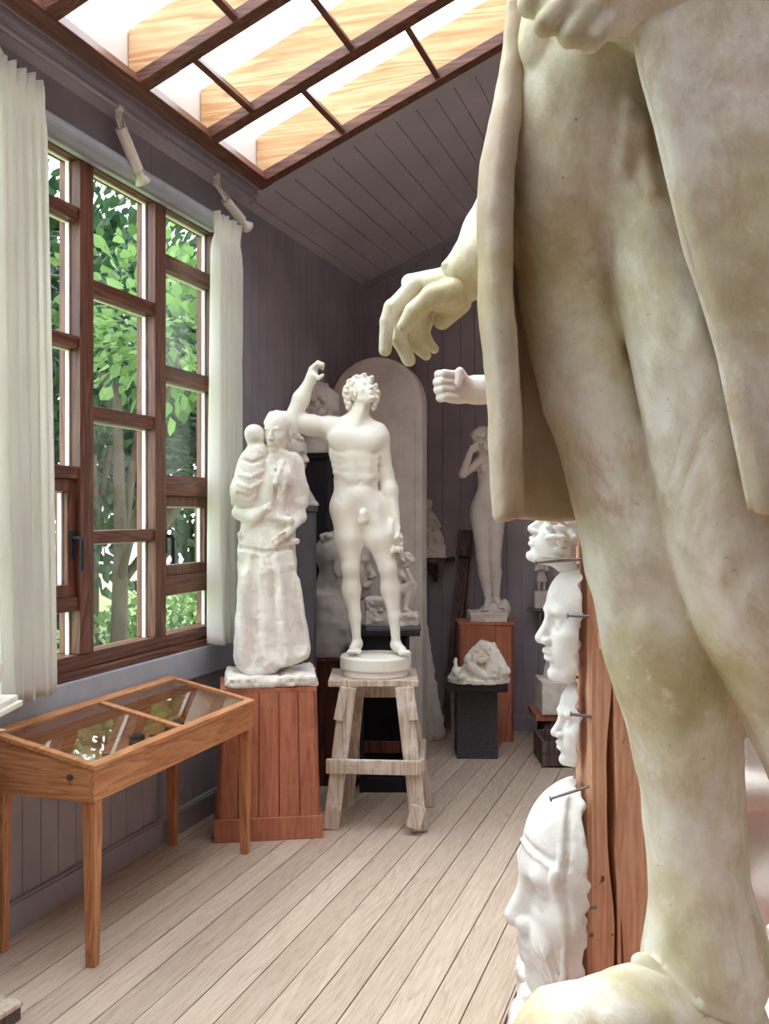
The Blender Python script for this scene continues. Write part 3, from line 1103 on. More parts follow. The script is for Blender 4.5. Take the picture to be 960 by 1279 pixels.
# black pedestals and dark cabinets at the back
bp = thing('pedestal', 'short black stone pedestal with a slab top under the bright white reclining group', 'pedestal', at(596, 948, 1250 * 1.65 / 307), TH)
bp.location.z = 0
MB().box((-.137, 0, 0), (.137, .25, .455)).build('shaft', STONE, bp, bevel=.004)
MB().box((-.205, -.045, .455), (.20, .31, .53)).build('slab', STONE_TOP, bp, bevel=.006)

gp = thing('pedestal', 'red plank pedestal by the rear wall under the statue of the girl', 'pedestal', at(607, 927, 7.22), TH)
gp.location.z = 0
plank_pedestal(gp, .395, .30, .86, W_RED, cap=.02, planks=3, over=.006)

cab = thing('cabinet', 'dark red boarded stand under the large moustached bust', 'stand', at(410, 965, 6.05), TH)
cab.location.z = 0
plank_pedestal(cab, .345, .34, .765, W_REDDARK, cap=.02, planks=6, over=.004)

ck = thing('cabinet', 'black open-fronted stand behind the stool, carrying the crouching boy', 'stand', at(480, 991, 5.9), TH)
ck.location.z = 0
MB().box((-.123, .01, .0), (.123, .34, .085)).build('base', BLACKPED, ck, bevel=.004)
MB().box((-.123, .0, .235), (.123, .02, .305)).build('rail', W_REDDARK, ck, bevel=.003)
for sx in (-1, 1):
    MB().box((sx * .135 - .012, .0, .0), (sx * .135 + .012, .38, .925)).build('side_panel', BLACKPED, ck, bevel=.003)
MB().box((-.123, .34, .085), (.123, .38, .925)).build('back_panel', BLACKPED, ck, bevel=.003)
MB().box((-.145, -.01, .925), (.21, .39, .95)).build('top', W_DARK, ck, bevel=.003)
MB().box((-.123, .02, .70), (.123, .04, .925)).build('apron', BLACKPED, ck, bevel=.003)

tp = thing('pedestal', 'tall black square pedestal under the curly haired head', 'pedestal', (-2.44, 6.05, 0), 0)
tp.location.z = 0
MB().box((-.115, 0, 0), (.115, .23, 2.00)).build('shaft', BLACKPED, tp, bevel=.004)
MB().box((-.122, -.01, 2.00), (.122, .24, 2.04)).build('top', BLACKPED, tp, bevel=.004)
gy = thing('pedestal', 'tall grey pedestal behind the woman and child carrying a small bust', 'pedestal', at(369, 970, 5.72), TH)
gy.location.z = 0
MB().box((-.105, 0, 0), (.105, .21, 1.66)).build('shaft', GREYPED, gy, bevel=.004)
MB().box((-.112, -.008, 1.66), (.112, .218, 1.69)).build('top', GREYPED, gy, bevel=.004)

# round-headed plaster slab against the rear wall
nr = math.radians(2.0)
ns = thing('arched_slab', 'tall round-headed pale plaster slab standing against the rear wall', 'slab', (-2.21, 6.70, 0), 0)
hw, hh, zs_ = .34, 2.75, 2.75 - .34


def arch_ring(w, z_top_c, z_bot, y):
    p = [(-w, y, z_bot)] + [(-w * math.cos(a), y, z_top_c + w * math.sin(a)) for a in [math.pi * k / 40 for k in range(41)]] + [(w, y, z_bot)]
    return p


m = MB()
m.loft([arch_ring(hw, zs_, 0, .12), arch_ring(hw, zs_, 0, .006), arch_ring(hw - .006, zs_, 0, 0), arch_ring(hw - .045, zs_, .03, 0), arch_ring(hw - .06, zs_, .045, .004)], caps=True)
m.build('body', P_DUST, ns)
rl = MB()
rl.loft([arch_ring(.19, zs_ - .10, 1.9, .014), arch_ring(.19, zs_ - .10, 1.9, .002), arch_ring(.185, zs_ - .10, 1.905, .0005)], caps=True)
rl.build('raised_field', P_DUST, ns)

# leaning timbers by the rear wall
lt = thing('timber', 'dark old timber with a block at its top leaning on the rear wall', 'timber', at(558, 912, 7.60), 0)
lt.location.z = 0
a, b = Vector((0, 0, .02)), at(583, 662, 7.69) - lt.location
dd = (b - a).normalized()
MB().beam(a, b, .085, .05, up=(0, 1, 0)).build('shaft', W_OLD, lt, bevel=.004)
MB().beam(b - dd * .2 + Vector((0, -.045, 0)), b + Vector((0, -.045, 0)), .11, .04, up=(0, 1, 0)).build('block', W_OLD, lt, bevel=.004)
l2 = thing('plank', 'short grey plank leaning behind the black stone pedestal', 'plank', at(571, 920, 7.02), TH)
l2.location.z = 0
MB().beam((0, 0, 0), (-.01, .12, .43), .07, .03, up=(0, 1, 0)).build('board', W_GREY, l2, bevel=.004)
MB().beam((-.012, .12, .43), (.12, .16, .53), .06, .03, up=(0, 1, 0)).build('crosspiece', W_GREY, l2, bevel=.004)

# shelves on the rear wall
s1 = thing('shelf', 'small dark wall shelf between the arched slab and the leaning timber', 'shelf', (-1.99, 7.36, 1.275), 0)
MB().box((-.12, -.02, 0), (.11, .19, .03)).build('board', W_OLD, s1, bevel=.003)
MB().hexa([(-.02, 0, -.02), (.01, 0, -.02), (.01, .19, -.16), (-.02, .19, -.16), (-.02, 0, 0), (.01, 0, 0), (.01, .19, 0), (-.02, .19, 0)]).build('bracket', W_OLD, s1)
MB().box((.11, .15, .0), (.145, .19, .04)).build('batten', W_OLD, s1, bevel=.003)
s2 = thing('shelf', 'thin grey wall shelf behind the masks under the tiny standing figure', 'shelf', (-1.16, 7.40, .925), 0)
MB().box((-.10, -.02, 0), (.17, .15, .02)).build('board', GREYPED, s2, bevel=.002)
MB().box((-.01, .0, -.07), (.01, .15, 0)).build('bracket', GREYPED, s2)

# crates at the foot of the right-hand group
cr = thing('crate', 'low worn wooden crate on the floor below the masks', 'crate', at(699, 959, 6.48), TH)
cr.location.z = 0
m = MB()
for k in range(2):
    m.box((-.115, 0, .01 + k * .085), (.30, .02, .085 + k * .085)).box((-.115, .36, .01 + k * .085), (.30, .38, .085 + k * .085))
m.box((-.115, .02, .01), (-.095, .36, .17)).box((.28, .02, .01), (.30, .36, .17)).box((-.095, .02, .01), (.28, .36, .03))
m.build('slats', W_OLD, cr, bevel=.003)
tb = thing('stand', 'small wooden stand with a thick top holding a white plaster block', 'stand', at(715, 935, 6.95), TH)
tb.location.z = 0
MB().box((-.255, 0, .205), (.25, .36, .25)).build('top', W_RED, tb, bevel=.004)
for x in (-.17, .2):
    for y in (.05, .31):
        MB().box((x - .025, y - .025, 0), (x + .025, y + .025, .205)).build('leg', W_OLD, tb, bevel=.003)

# timber post with a long split, in front of it all
PD = 3.0
po = thing('timber_post', 'square pine post with a long dark split carrying the plaster masks', 'post', at(734, HOR, PD), TH)
po.location.z = .02
PH = 4.35
rp_ = random.Random(3)
rings = []
PWD, PDP = .205, .19
for k in range(88):
    z = PH * k / 87
    wob = .004 * math.sin(z * 7) + .003 * math.sin(z * 17 + 1)
    gw = max(0, min(1, (1.30 - z) / .55)) if z > .75 else 1
    gw *= .013 + .004 * math.sin(z * 9)
    gc = .092 - .022 * z + .004 * math.sin(z * 6)
    gd = .10 if gw > .001 else .001
    rings.append([(0 + .012, 0, z), (gc - gw + wob, 0, z), (gc - gw * .6 + wob, gd, z), (gc + gw * .6 + wob, gd, z), (gc + gw + wob, .003, z),
                  (PWD - .01, 0, z), (PWD, .01, z), (PWD, PDP, z), (0, PDP, z), (0, .012, z)])
MB().loft(rings).build('shaft', W_POST, po)
sp = MB()
for z0_, z1_, x0_, x1_ in ((.62, 1.02, .075, .088), (.22, .60, .078, .098), (.98, 1.25, .068, .08)):
    sp.hexa([(x0_ + .012, -.002, z0_), (x0_ + .022, -.002, z0_), (x0_ + .022, .02, z0_), (x0_ + .012, .02, z0_),
             (x1_ - .012, .0, z1_), (x1_ - .002, .0, z1_), (x1_ - .002, .02, z1_), (x1_ - .012, .02, z1_)])
sp.build('splinter', W_POST, po)
MB().box((.028, -.03, 1.225), (.072, .02, 1.275)).build('wedge', W_POST, po, bevel=.004)


# ================================================================== SCULPTURES
nrm = lambda v: np.array(v, float) / np.linalg.norm(v)

# ------------------------------------------------------------------ the youth on the stool
SDY = 5.43
g = Fig(469, HOR + (CH - ZT) * F / SDY, SDY)
g.o.z = ZT
P, u = g.p, g.u
t = g.root('statue', 'white plaster statue of a standing youth with one raised arm, on the wooden stool', 'statue')
MB().lathe([(.178, 0), (.182, .008), (.180, .035), (.191, .04), (.193, .046), (.192, .098), (.186, .107), (.02, .110)], 64).build('base', P_CREAM, t, smooth=False)
s = Sculpt(P(352, 850, 0) - np.array((0, .22, 0)), P(516, 452, 0) + np.array((0, .2, .02)), .0045)


def S_(c, r, k=6, sub=False):
    s.el(P(*c), np.array((r[0], r[2], r[1])) * u, k * u, None, sub)     # r in px: x, z, depth


def T_(a, b, ra, rb=None, k=6, sub=False):
    s.rc(P(*a), P(*b), ra * u, (ra if rb is None else rb) * u, k * u, sub)


# trunk
S_((441, 560, 1), (31, 34, 20), 8)
T_((416, 535, 3), (470, 540, 3), 11, 11, 10)
T_((446, 516, 4), (427, 532, 4), 7, 9, 10)
T_((450, 518, 4), (466, 536, 4), 7, 8, 10)
S_((444, 600, 1), (27.5, 30, 17), 10)
S_((445, 624, 1), (30, 20, 19), 10)
S_((430, 634, 9), (17, 19, 17), 8)
S_((462, 634, 9), (17, 19, 17), 8)
S_((427, 547, -12), (18, 13, 8.5), 10)
S_((460, 551, -11), (16, 13, 8.5), 10)
for y, w in ((572, 11), (584, 11), (597, 11)):
    S_((438 + (y - 572) * .12, y, -14.5), (9, 6.5, 4.5), 7)
    S_((453 + (y - 572) * .12, y + 1, -13.5), (9, 6.5, 4.5), 7)
S_((449, 618, -14), (14, 11, 6), 6)
T_((445, 556, -26), (449, 606, -20), 1.2, 1.2, 5, True)
S_((449, 602, -20), (1.8, 2.2, 4), 2, True)
for i in range(4):                               # ribs and serratus
    T_((414 + i * 1.5, 566 + i * 8, -7), (424 + i * 2, 570 + i * 8, -13), 2.2, 1.2, 7)
    T_((472 - i * 1.5, 570 + i * 8, -7), (463 - i * 1.5, 573 + i * 8, -12), 2.2, 1.2, 7)
T_((418, 621, -14), (449, 650, -22), 1.2, 1.2, 6, True)       # groin lines
T_((474, 619, -14), (457, 648, -22), 1.2, 1.2, 6, True)
# neck and head, thrown back towards the right
T_((444, 534, 3), (452, 505, 2), 13, 10.5, 6)
T_((446, 530, -8), (456, 504, -6), 3.5, 3.5, 5)
s.head(P(453, 490, -1), 40 * u, (.50, -.62, .52), (-.30, .28, .9), hair=220, hair_r=.062, seed=4, hair_line=.30)
for c in ((431, 492), (433, 500), (432, 486), (436, 478), (444, 473), (454, 471), (468, 484), (471, 492), (470, 500), (467, 508), (463, 474), (435, 507)):
    S_((c[0], c[1], 2), (4.2, 4.8, 6), 2.5)
    S_((c[0] + 1.5, c[1] - 3, -4), (2.6, 2.6, 3.5), 1)
    S_((c[0] - 1, c[1] + 3, -3), (2.6, 2.4, 3.5), 1)
# raised arm
S_((412, 534, 1), (13, 12, 12), 8)
T_((412, 534, 1), (385, 531, -1), 13, 12.5, 6)
T_((388, 531, -1), (364, 526, -2), 12.5, 10, 6)
T_((364, 526, -2), (376, 498, -3), 10.5, 10, 6)
T_((376, 498, -3), (389, 472, -4), 10, 6.2, 6)
T_((389, 472, -4), (391, 462, -4), 6.5, 6, 5)
for i, (p1, p2, p3) in enumerate((((392, 458, -9), (396, 454, -10), (402, 456, -10)), ((392, 457, -5), (397, 452.5, -6), (404, 455, -7)),
                                  ((393, 458, -1), (398, 453, -2), (404, 457, -3)), ((394, 461, 3), (398, 457, 2), (403, 461, 1)))):
    T_(p1, p2, 2.7, 2.4, 1.5)
    T_(p2, p3, 2.4, 1.9, 1)
T_((392, 468, -9), (398, 472, -11), 3.2, 2.6, 3)
T_((398, 472, -11), (403, 468.5, -12), 2.6, 2.1, 1)
# hanging arm with a bunch of grapes
S_((474, 546, 2), (11, 15, 12), 8)
T_((475, 548, 2), (482, 592, 6), 11, 8.5, 6)
T_((482, 592, 6), (487, 612, 3), 9, 9.5, 6)
T_((487, 612, 3), (494, 645, -4), 9.5, 5.2, 6)
S_((494, 654, -5), (6, 8, 4), 4)
for i in range(4):
    T_((490.5 + i * 2.6, 658, -7), (490 + i * 2.4, 667, -9), 2.1, 1.9, 1)
    T_((490 + i * 2.4, 667, -9), (491.5 + i * 2, 673, -5), 1.9, 1.6, 1)
T_((490, 652, -8), (489, 664, -11), 2.2, 1.9, 1)
r = random.Random(5)
keep, s = s, Sculpt(P(480, 695, 0) - np.array((0, .1, 0)), P(510, 655, 0) + np.array((0, .1, 0)), .0035)
for i in range(30):
    S_((495 + r.uniform(-5.5, 5.5), 667 + r.uniform(0, 22), -5 + r.uniform(-6, 5)), (3.3, 3.3, 3.3), .8)
s.build('grape_bunch', P_CREAM, t)
s = keep
# legs
T_((432, 638, 1), (436, 672, 0), 19, 17, 10)
T_((436, 672, 0), (438, 706, -2), 17, 11, 8)
S_((438, 711, -6), (8, 8, 6), 5)
T_((438, 708, -1), (439, 736, 4), 10.5, 11, 6)
T_((439, 736, 4), (443, 770, 4), 11, 7.2, 6)
T_((443, 770, 4), (445, 797, 3), 7.2, 5.6, 5)
S_((434, 737, 6), (6, 15, 7), 6)
S_((446, 803, 7), (7, 7, 8), 4)
T_((445, 806, 2), (441, 811, -15), 7, 5.5, 4)
for i in range(5):
    T_((437 + i * 2.9, 813, -17), (434.5 + i * 3.2, 814.6, -25 + abs(i - 3.2) * 1.6), 2.4 if i < 4 else 3, 2.0 if i < 4 else 2.6, 1)
T_((463, 638, 1), (474, 672, 0), 19, 17.2, 10)
T_((474, 672, 0), (483, 706, -2), 17, 11.2, 8)
S_((484, 712, -6), (8, 8, 6), 5)
T_((484, 708, -1), (487, 736, 4), 10.5, 11, 6)
T_((487, 736, 4), (492, 770, 4), 11, 7.4, 6)
T_((492, 770, 4), (494, 797, 3), 7.4, 5.6, 5)
S_((493, 737, 6), (6, 15, 7), 6)
S_((494, 804, 7), (7, 7, 8), 4)
T_((495, 807, 2), (502, 812, -14), 7, 5.5, 4)
for i in range(5):
    T_((499 + i * 2.6, 814, -15 - i), (503 + i * 2.9 - 3, 816, -25 + abs(i - 1.2) * 1.8), 2.3 if i else 3, 1.9 if i else 2.6, 1)
S_((453, 643, -19), (4.5, 6, 4.5), 4)
S_((453, 650, -18), (6, 5, 5), 3)
s.box(P(469, 823, -2), (.13, .12, .012), .01, None, .01)
s.build('body', P_CREAM, t)

# ------------------------------------------------------------------ woman carrying a child
SDW = 5.26
g = Fig(338, HOR + (CH - .765) * F / SDW, SDW)
g.o.z = .765
P, u = g.p, g.u
t = g.root('statue', 'plaster statue of a woman in a long skirt carrying a small child on her shoulder', 'statue')
A_ = A1 - TH
Rm = np.array([[math.cos(A_), math.sin(A_), 0], [-math.sin(A_), math.cos(A_), 0], [0, 0, 1]])
s = Sculpt((-.31, -.27, -.01), (.31, .27, .12), .005)
s.box((0, 0, .030), (.232, .205, .030), .01, Rm, .02)
s.rough(.005, .02, 3).rough(.006, .07, 4)
s.cut((0, 0, -1), 0)
s.build('plinth', P_ROUGH, t)
s = Sculpt(P(285, 856, 0) - np.array((0, .24, 0)), P(392, 505, 0) + np.array((0, .26, .02)), .0038)
z = lambda py: float(P(338, py)[2])
x = lambda px: float(P(px, 700)[0])
lv = []
for py, l, rgt, dep_ in ((842, 309, 345, 26), (832, 302, 372, 34), (818, 297, 384, 37), (800, 297, 382.5, 36), (777, 297.5, 377.5, 34), (750, 298, 373, 31), (712, 298, 372, 28), (690, 297, 371, 26), (672, 298, 369, 24), (655, 300, 368, 22), (640, 303, 368, 20)):
    lv.append((z(py), (x(l) + x(rgt)) / 2, 0, (x(rgt) - x(l)) / 2, dep_ * u))
s.loft(lv, .02, [(5, .07, 2.2, 1.5, z(690)), (9, .045, .4, -2.0, z(700)), (3, .06, 1.2, .8, z(680))])
T_((339, 700, -20), (350, 822, -27), 5, 13, 16)
T_((345, 705, -22), (356, 828, -36), 2, 4, 6)
T_((312, 720, -18), (306, 826, -24), 7, 11, 16)
T_((323, 752, -24), (324, 838, -28), 5, 11, 14)
T_((364, 730, -16), (377, 810, -18), 6, 8, 14)
T_((330, 712, -34), (337, 812, -42), 2, 6, 12, True)
T_((359, 700, -29), (366, 806, -36), 1.5, 6, 12, True)
s.rough(.003, .028, 20, (1, 1, 8)).rough(.003, .06, 22, (1, 1, 5))
s.cut((0, 0, -1), -.055)
# trunk and blouse
S_((339, 612, 1), (34, 46, 23), 10)
T_((318, 574, 3), (364, 577, 3), 13, 12, 12)
S_((352, 598, -15), (15, 16, 11), 8)
T_((338, 572, -16), (334, 640, -20), 2.0, 2.4, 8)
T_((344, 572, -19), (346, 636, -23), 1.2, 1.6, 4, True)
T_((322, 640, -20), (362, 650, -20), 5, 5, 5)
T_((300, 668, -8), (370, 676, -12), 3, 3, 5)
s.rough(.0018, .022, 21, (1, 1, 3.2))
# neck, head turned left
T_((346, 570, 0), (345, 548, 0), 12, 10, 6)
s.head(P(347, 539, -3), 50 * u, (-.42, -.88, -.16), (.05, -.1, 1), hair=0, fs=.95, ss=1.0)
for i in range(26):                        # hair parted and combed down to a knot
    a = -.2 + i * .085
    T_((350 - 9 + a * 10, 515 + abs(a - .5) * 3, -6 + i * .4), (366 + a * 2, 530 + a * 8, 2 + i * .3), 2.6, 3.2, 1.5)
T_((338, 517, -10), (332, 528, -10), 3, 2.6, 3)
S_((362, 535, 6), (9, 13, 11), 3)
S_((357, 525, 8), (12, 12, 12), 4)
T_((352, 564, -10), (366, 572, -6), 3, 4, 3)
T_((336, 562, -12), (344, 585, -18), 2.4, 2.2, 3)
# her left arm, rolled sleeve, hand at the hip
T_((366, 580, 3), (374, 612, 6), 13, 11.5, 6)
T_((374, 612, 6), (373, 628, 4), 11.5, 12, 4)
T_((372, 629, 3), (374, 645, 0), 8.6, 8.2, 2)
T_((374, 645, 0), (360, 664, -18), 8, 5.4, 4)
S_((355, 668, -22), (7, 5, 4), 3)
for i in range(4):
    T_((353, 665 + i * 2.6, -24), (345 + i * .5, 672 + i * 2.2, -27), 2.0, 1.7, .8)
    T_((345 + i * .5, 672 + i * 2.2, -27), (340.5 + i * 1.5, 675 + i * 1.6, -25), 1.7, 1.4, .8)
T_((355, 664, -26), (348, 668, -30), 2.1, 1.7, 1)
# her right arm under the child
T_((309, 580, 2), (298, 625, 2), 11, 10, 6)
T_((299, 640, -4), (318, 646, -20), 9.5, 8, 5)
T_((318, 646, -20), (330, 636, -26), 7, 5, 4)
for i in range(4):
    T_((329, 633 + i * 2.6, -27), (337, 629 + i * 2.6, -26), 2.0, 1.7, .8)
body = s
s = Sculpt(P(285, 640, 0) - np.array((0, .2, 0)), P(338, 525, 0) + np.array((0, .2, 0)), .0036)
# child
S_((314, 592, -8), (19, 32, 19), 6, )
T_((322, 566, -8), (306, 612, -10), 14, 19, 6)
S_((307, 622, -6), (16, 14, 16), 6)
T_((303, 628, -16), (318, 616, -24), 5, 3, 4)
s.head(P(318.5, 546, -7), 30 * u, (.50, .74, -.15), (-.05, 0, 1), hair=0, cap=False, ss=1.06)
S_((318, 544, -8), (12.2, 13, 13), 3)
T_((319, 556, -7), (318, 566, -6), 8, 9, 5)
child, s = s, body
for pts, r_, k2, sk, sb in (([(338, 694), (341, 730), (346, 770), (352, 824)], 3.5, 9, 0, True), ([(344, 700), (350, 760), (357, 822)], 3.2, 7, 1, False),
                            ([(318, 700), (313, 760), (312, 828)], 3.2, 9, 0, True), ([(326, 740), (325, 790), (326, 832)], 3.0, 8, 0, True), ([(364, 715), (369, 770), (376, 812)], 3, 8, 0, True),
                            ([(333, 705), (331, 760), (333, 830)], 3.5, 8, 1, False), ([(304, 720), (302, 780), (304, 826)], 3, 8, 1, False),
                            ([(299, 592), (312, 596), (328, 588)], 1.4, 3, .6, False), ([(297, 604), (312, 610), (329, 600)], 1.6, 3, .6, False), ([(297, 616), (310, 622), (326, 612)], 1.5, 3, .4, True),
                            ([(303, 574), (316, 578), (330, 572)], 1.2, 3, .2, True), ([(333, 575), (340, 592), (344, 606)], 1.6, 3, .4, False), ([(354, 575), (348, 592), (344, 606)], 1.6, 3, .4, False),
                            ([(344, 606), (343, 645)], 1.2, 3, 0, True), ([(356, 604), (352, 640)], 1.5, 4, .4, False), ([(362, 610), (364, 640)], 1.3, 4, 0, True), ([(300, 684), (330, 690), (368, 684)], 1.2, 4, 0, True)):
    (child if pts[0][1] < 620 and pts[0][0] < 320 else s).trace(g, pts, r_, k2, sk, sub=sb)
S_((372, 838, -16), (24, 9, 44), 5, True)
S_((352, 842, -34), (8, 7, 20), 4, True)
child.rough(.0009, .016, 6)
child.build('child', P_ROUGH, t)
s.rough(.0007, .016, 8).rough(.0014, .05, 9)
s.build('body', P_ROUGH, t)

# ------------------------------------------------------------------ bust with a moustache on the dark red stand
SDB = 6.24
g = Fig(412, HOR + (CH - .765) * F / SDB, SDB)
g.o.z = .765
P, u = g.p, g.u
t = g.root('bust', 'large dusty plaster bust of a moustached man in profile behind the standing youth', 'bust')
s = Sculpt(P(370, 822, 0) - np.array((0, .26, 0)), P(480, 655, 0) + np.array((0, .26, .01)), .0055)
s.head(P(432, 706, -2), 84 * u, (1, -.16, -.04), (.02, 0, 1), hair=0, moustache=True, beard=False, fs=.98)
S_((412, 690, 0), (14, 24, 22), 6)
for i in range(40):
    a = r.uniform(0, 1)
    S_((404 + a * 34 + r.uniform(-3, 3), 668 + r.uniform(-3, 4) + abs(a - .4) * 8, r.uniform(-22, 22)), (5, 4, 5), 2)
T_((455, 739, -2), (447, 748, -2), 8, 5, 5)
T_((421, 716, 0), (413, 752, 2), 22, 25, 8)
s.loft([(z_, x_, 0, rx_, ry_) for z_, x_, rx_, ry_ in ((float(P(412, 822)[2]), float(P(408, 800)[0]), 32 * u, 30 * u), (float(P(412, 800)[2]), float(P(411, 800)[0]), 36 * u, 34 * u),
                                                       (float(P(412, 775)[2]), float(P(414, 800)[0]), 34 * u, 34 * u), (float(P(412, 757)[2]), float(P(414, 800)[0]), 28 * u, 30 * u), (float(P(412, 742)[2]), float(P(412, 800)[0]), 20 * u, 26 * u))], 10 * u)
T_((398, 741, -12), (424, 762, -22), 4, 4, 4)
T_((424, 762, -22), (438, 806, -26), 4, 3, 5)
T_((400, 738, -6), (395, 752, -8), 5, 6, 5)
s.rough(.003, .05, 4)
s.cut((0, 0, -1), 0)
s.build('body', P_GREY, t)

# ------------------------------------------------------------------ crouching boy on a rough block
SDC = 6.06
g = Fig(489, HOR + (CH - .95) * F / SDC, SDC)
g.o.z = .95
P, u = g.p, g.u
t = g.root('statuette', 'small dusty plaster boy sitting bent forward on a rough stone block', 'statuette')
MB().box((-.155, -.13, 0), (.175, .16, .022)).build('slab', GREYPED, t, bevel=.003)
s = Sculpt(P(452, 786, 0) - np.array((0, .15, 0)), P(527, 688, 0) + np.array((0, .16, .01)), .0035)
s.box(P(478, 765, 3), np.array((22, 20, 19)) * u, .01, None, .01)
s.box(P(508, 775, 2), np.array((15, 20, 11)) * u, .02, None, .02)
s.rough(.004, .02, 3).rough(.006, .06, 4)
s.cut((0, 0, -1), -.022)
s.head(P(507, 703, -4), 21 * u, (.55, -.5, -.65), (.4, -.3, .8), hair=60, hair_r=.11, seed=8)
T_((503, 712, 0), (498, 724, 4), 5, 7, 4)
T_((500, 718, 3), (489, 742, 6), 9, 10, 5)
S_((490, 744, 4), (11, 8, 11), 4)
T_((493, 742, -3), (511, 732, -8), 7.5, 5.5, 4)
T_((511, 732, -8), (506, 760, -8), 5.2, 3.4, 3)
T_((506, 761, -8), (511, 764, -14), 3.2, 2.4, 2)
T_((493, 742, 8), (514, 736, 8), 7, 5.2, 4)
T_((514, 736, 8), (510, 762, 8), 5, 3.4, 3)
T_((502, 718, -6), (515, 728, -10), 3.8, 3.2, 3)
T_((515, 728, -10), (508, 712, -12), 3.2, 2.4, 2)
T_((503, 720, 10), (518, 730, 10), 3.6, 3, 3)
T_((518, 730, 10), (512, 742, 2), 3, 2.4, 2)
s.build('body', P_DUST, t)

# ------------------------------------------------------------------ two heads at the rear left
g = Fig(391, HOR - (2.04 - CH) * F / 6.58, 6.58)
g.o.z = 2.04
P, u = g.p, g.u
t = g.root('bust', 'large curly haired plaster head on the tall black pedestal, behind the raised arm', 'bust')
s = Sculpt(P(362, 574, 0) - np.array((0, .26, 0)), P(424, 470, 0) + np.array((0, .26, .01)), .005)
s.head(P(400, 519, 0), 76 * u, (.94, -.34, -.08), (.06, 0, 1), hair=0, ss=.85)
for i in range(190):
    v = nrm([r.gauss(0, 1) for _ in range(3)])
    if v[0] > .42 or v[2] < -.75:
        continue
    S_((396 + v[0] * 26, 514 - v[2] * 34, v[1] * 25), (4.6, 4.6, 4.6), .6)
T_((397, 538, 0), (394, 562, 0), 17, 20, 6)
s.box(P(391, 567, 0), np.array((18, 17, 6)) * u, .01, None, .008)
s.cut((0, 0, -1), 0)
s.build('body', P_GREY, t)

g = Fig(369, HOR - (1.69 - CH) * F / 5.83, 5.83)
g.o.z = 1.69
P, u = g.p, g.u
t = g.root('bust', 'small plaster bust of a man in profile half hidden behind the woman and child', 'bust')
s = Sculpt(P(336, 640, 0) - np.array((0, .15, 0)), P(404, 530, 0) + np.array((0, .15, .01)), .005)
s.head(P(365, 568, 0), 50 * u, (.93, -.36, -.06), (.03, 0, 1), hair=60, hair_r=.07)
T_((360, 582, 0), (360, 604, 0), 11, 13, 6)
s.loft([(float(P(0, a)[2]), float(P(b, 600)[0]), 0, c * u, d * u) for a, b, c, d in ((633, 368, 26, 17), (622, 366, 27, 20), (606, 362, 21, 17), (598, 361, 14, 13))], 6 * u)
S_((392, 632, -4), (6, 5, 8), 6)
s.cut((0, 0, -1), 0)
s.build('body', P_DUST, t)

# ------------------------------------------------------------------ the girl on the red pedestal
SDG = 7.37
g = Fig(608, HOR + (CH - .86) * F / SDG, SDG)
g.o.z = .86
P, u = g.p, g.u
t = g.root('statue', 'slim plaster girl hiding her face in her hands on the red rear pedestal', 'statue')
s = Sculpt(P(580, 780, 0) - np.array((0, .16, 0)), P(640, 742, 0) + np.array((0, .16, .01)), .005)
s.box(P(608, 771, 0), np.array((23, 21, 8)) * u, .005, None, .006)
S_((618, 762, 3), (18, 9, 16), 6)
S_((630, 760, 6), (7, 12, 10), 5)
s.rough(.003, .03, 5)
s.cut((0, 0, -1), 0)
s.build('plinth', P_DUST, t)
s = Sculpt(P(566, 768, 0) - np.array((0, .18, 0)), P(650, 532, 0) + np.array((0, .18, .01)), .0048)
s.head(P(601, 552, -3), 31 * u, (-.5, -.72, -.5), (-.1, -.35, .9), hair=60, hair_r=.09, hair_line=.2)
S_((606, 549, 3), (12, 11, 12), 3)
T_((607, 562, 1), (609, 574, 3), 7, 7.5, 4)
T_((597, 578, 2), (628, 578, 3), 7, 7, 6)
S_((612, 588, 2), (15, 19, 11), 6)
S_((605, 585, -8), (6, 6, 5), 3)
S_((619, 585, -8), (6, 6, 5), 3)
T_((611, 596, 2), (608, 618, 1), 12, 13.5, 8)
S_((608, 634, 2), (20, 18, 14), 8)
S_((599, 642, 6), (12, 14, 12), 6)
S_((617, 642, 6), (13, 14, 12), 6)
# arms
T_((597, 579, 1), (578, 592, -6), 6, 5.2, 4)
T_((578, 592, -6), (588, 563, -14), 5.2, 3.6, 3)
S_((590, 560, -14), (4, 5, 3), 2)
for i in range(4):
    T_((590 + i * .6, 558 + i * 2, -15), (596, 552 + i * 2.6, -15), 1.7, 1.4, .8)
T_((629, 579, 1), (632, 594, -6), 6, 5.2, 4)
T_((632, 594, -6), (615, 566, -14), 5, 3.6, 3)
S_((612, 561, -14), (4, 5, 3), 2)
for i in range(4):
    T_((611, 559 + i * 2, -15), (604, 552 + i * 2.6, -15), 1.7, 1.4, .8)
# legs
T_((600, 648, 2), (602, 696, -1), 12.5, 7.2, 3)
T_((618, 648, 0), (618, 700, -3), 12.5, 7.2, 3)
T_((602, 696, -1), (604, 716, 3), 7, 7.2, 3)
T_((604, 716, 3), (609.5, 750, 2), 7.2, 4.2, 3)
T_((618, 700, -3), (619, 716, 1), 7, 7.2, 3)
T_((619, 716, 1), (619.5, 746, 2), 7.2, 4.2, 3)
T_((610, 752, 2), (606, 760, -10), 4.6, 3.4, 3)
T_((620, 749, 2), (625, 757, -9), 4.6, 3.4, 3)
for i in range(5):
    T_((603 + i * 1.6, 761, -11), (602 + i * 1.7, 762, -15), 1.5, 1.2, .6)
    T_((622 + i * 1.6, 758, -10), (623 + i * 1.7, 759, -14), 1.5, 1.2, .6)
s.build('body', P_DUST, t)

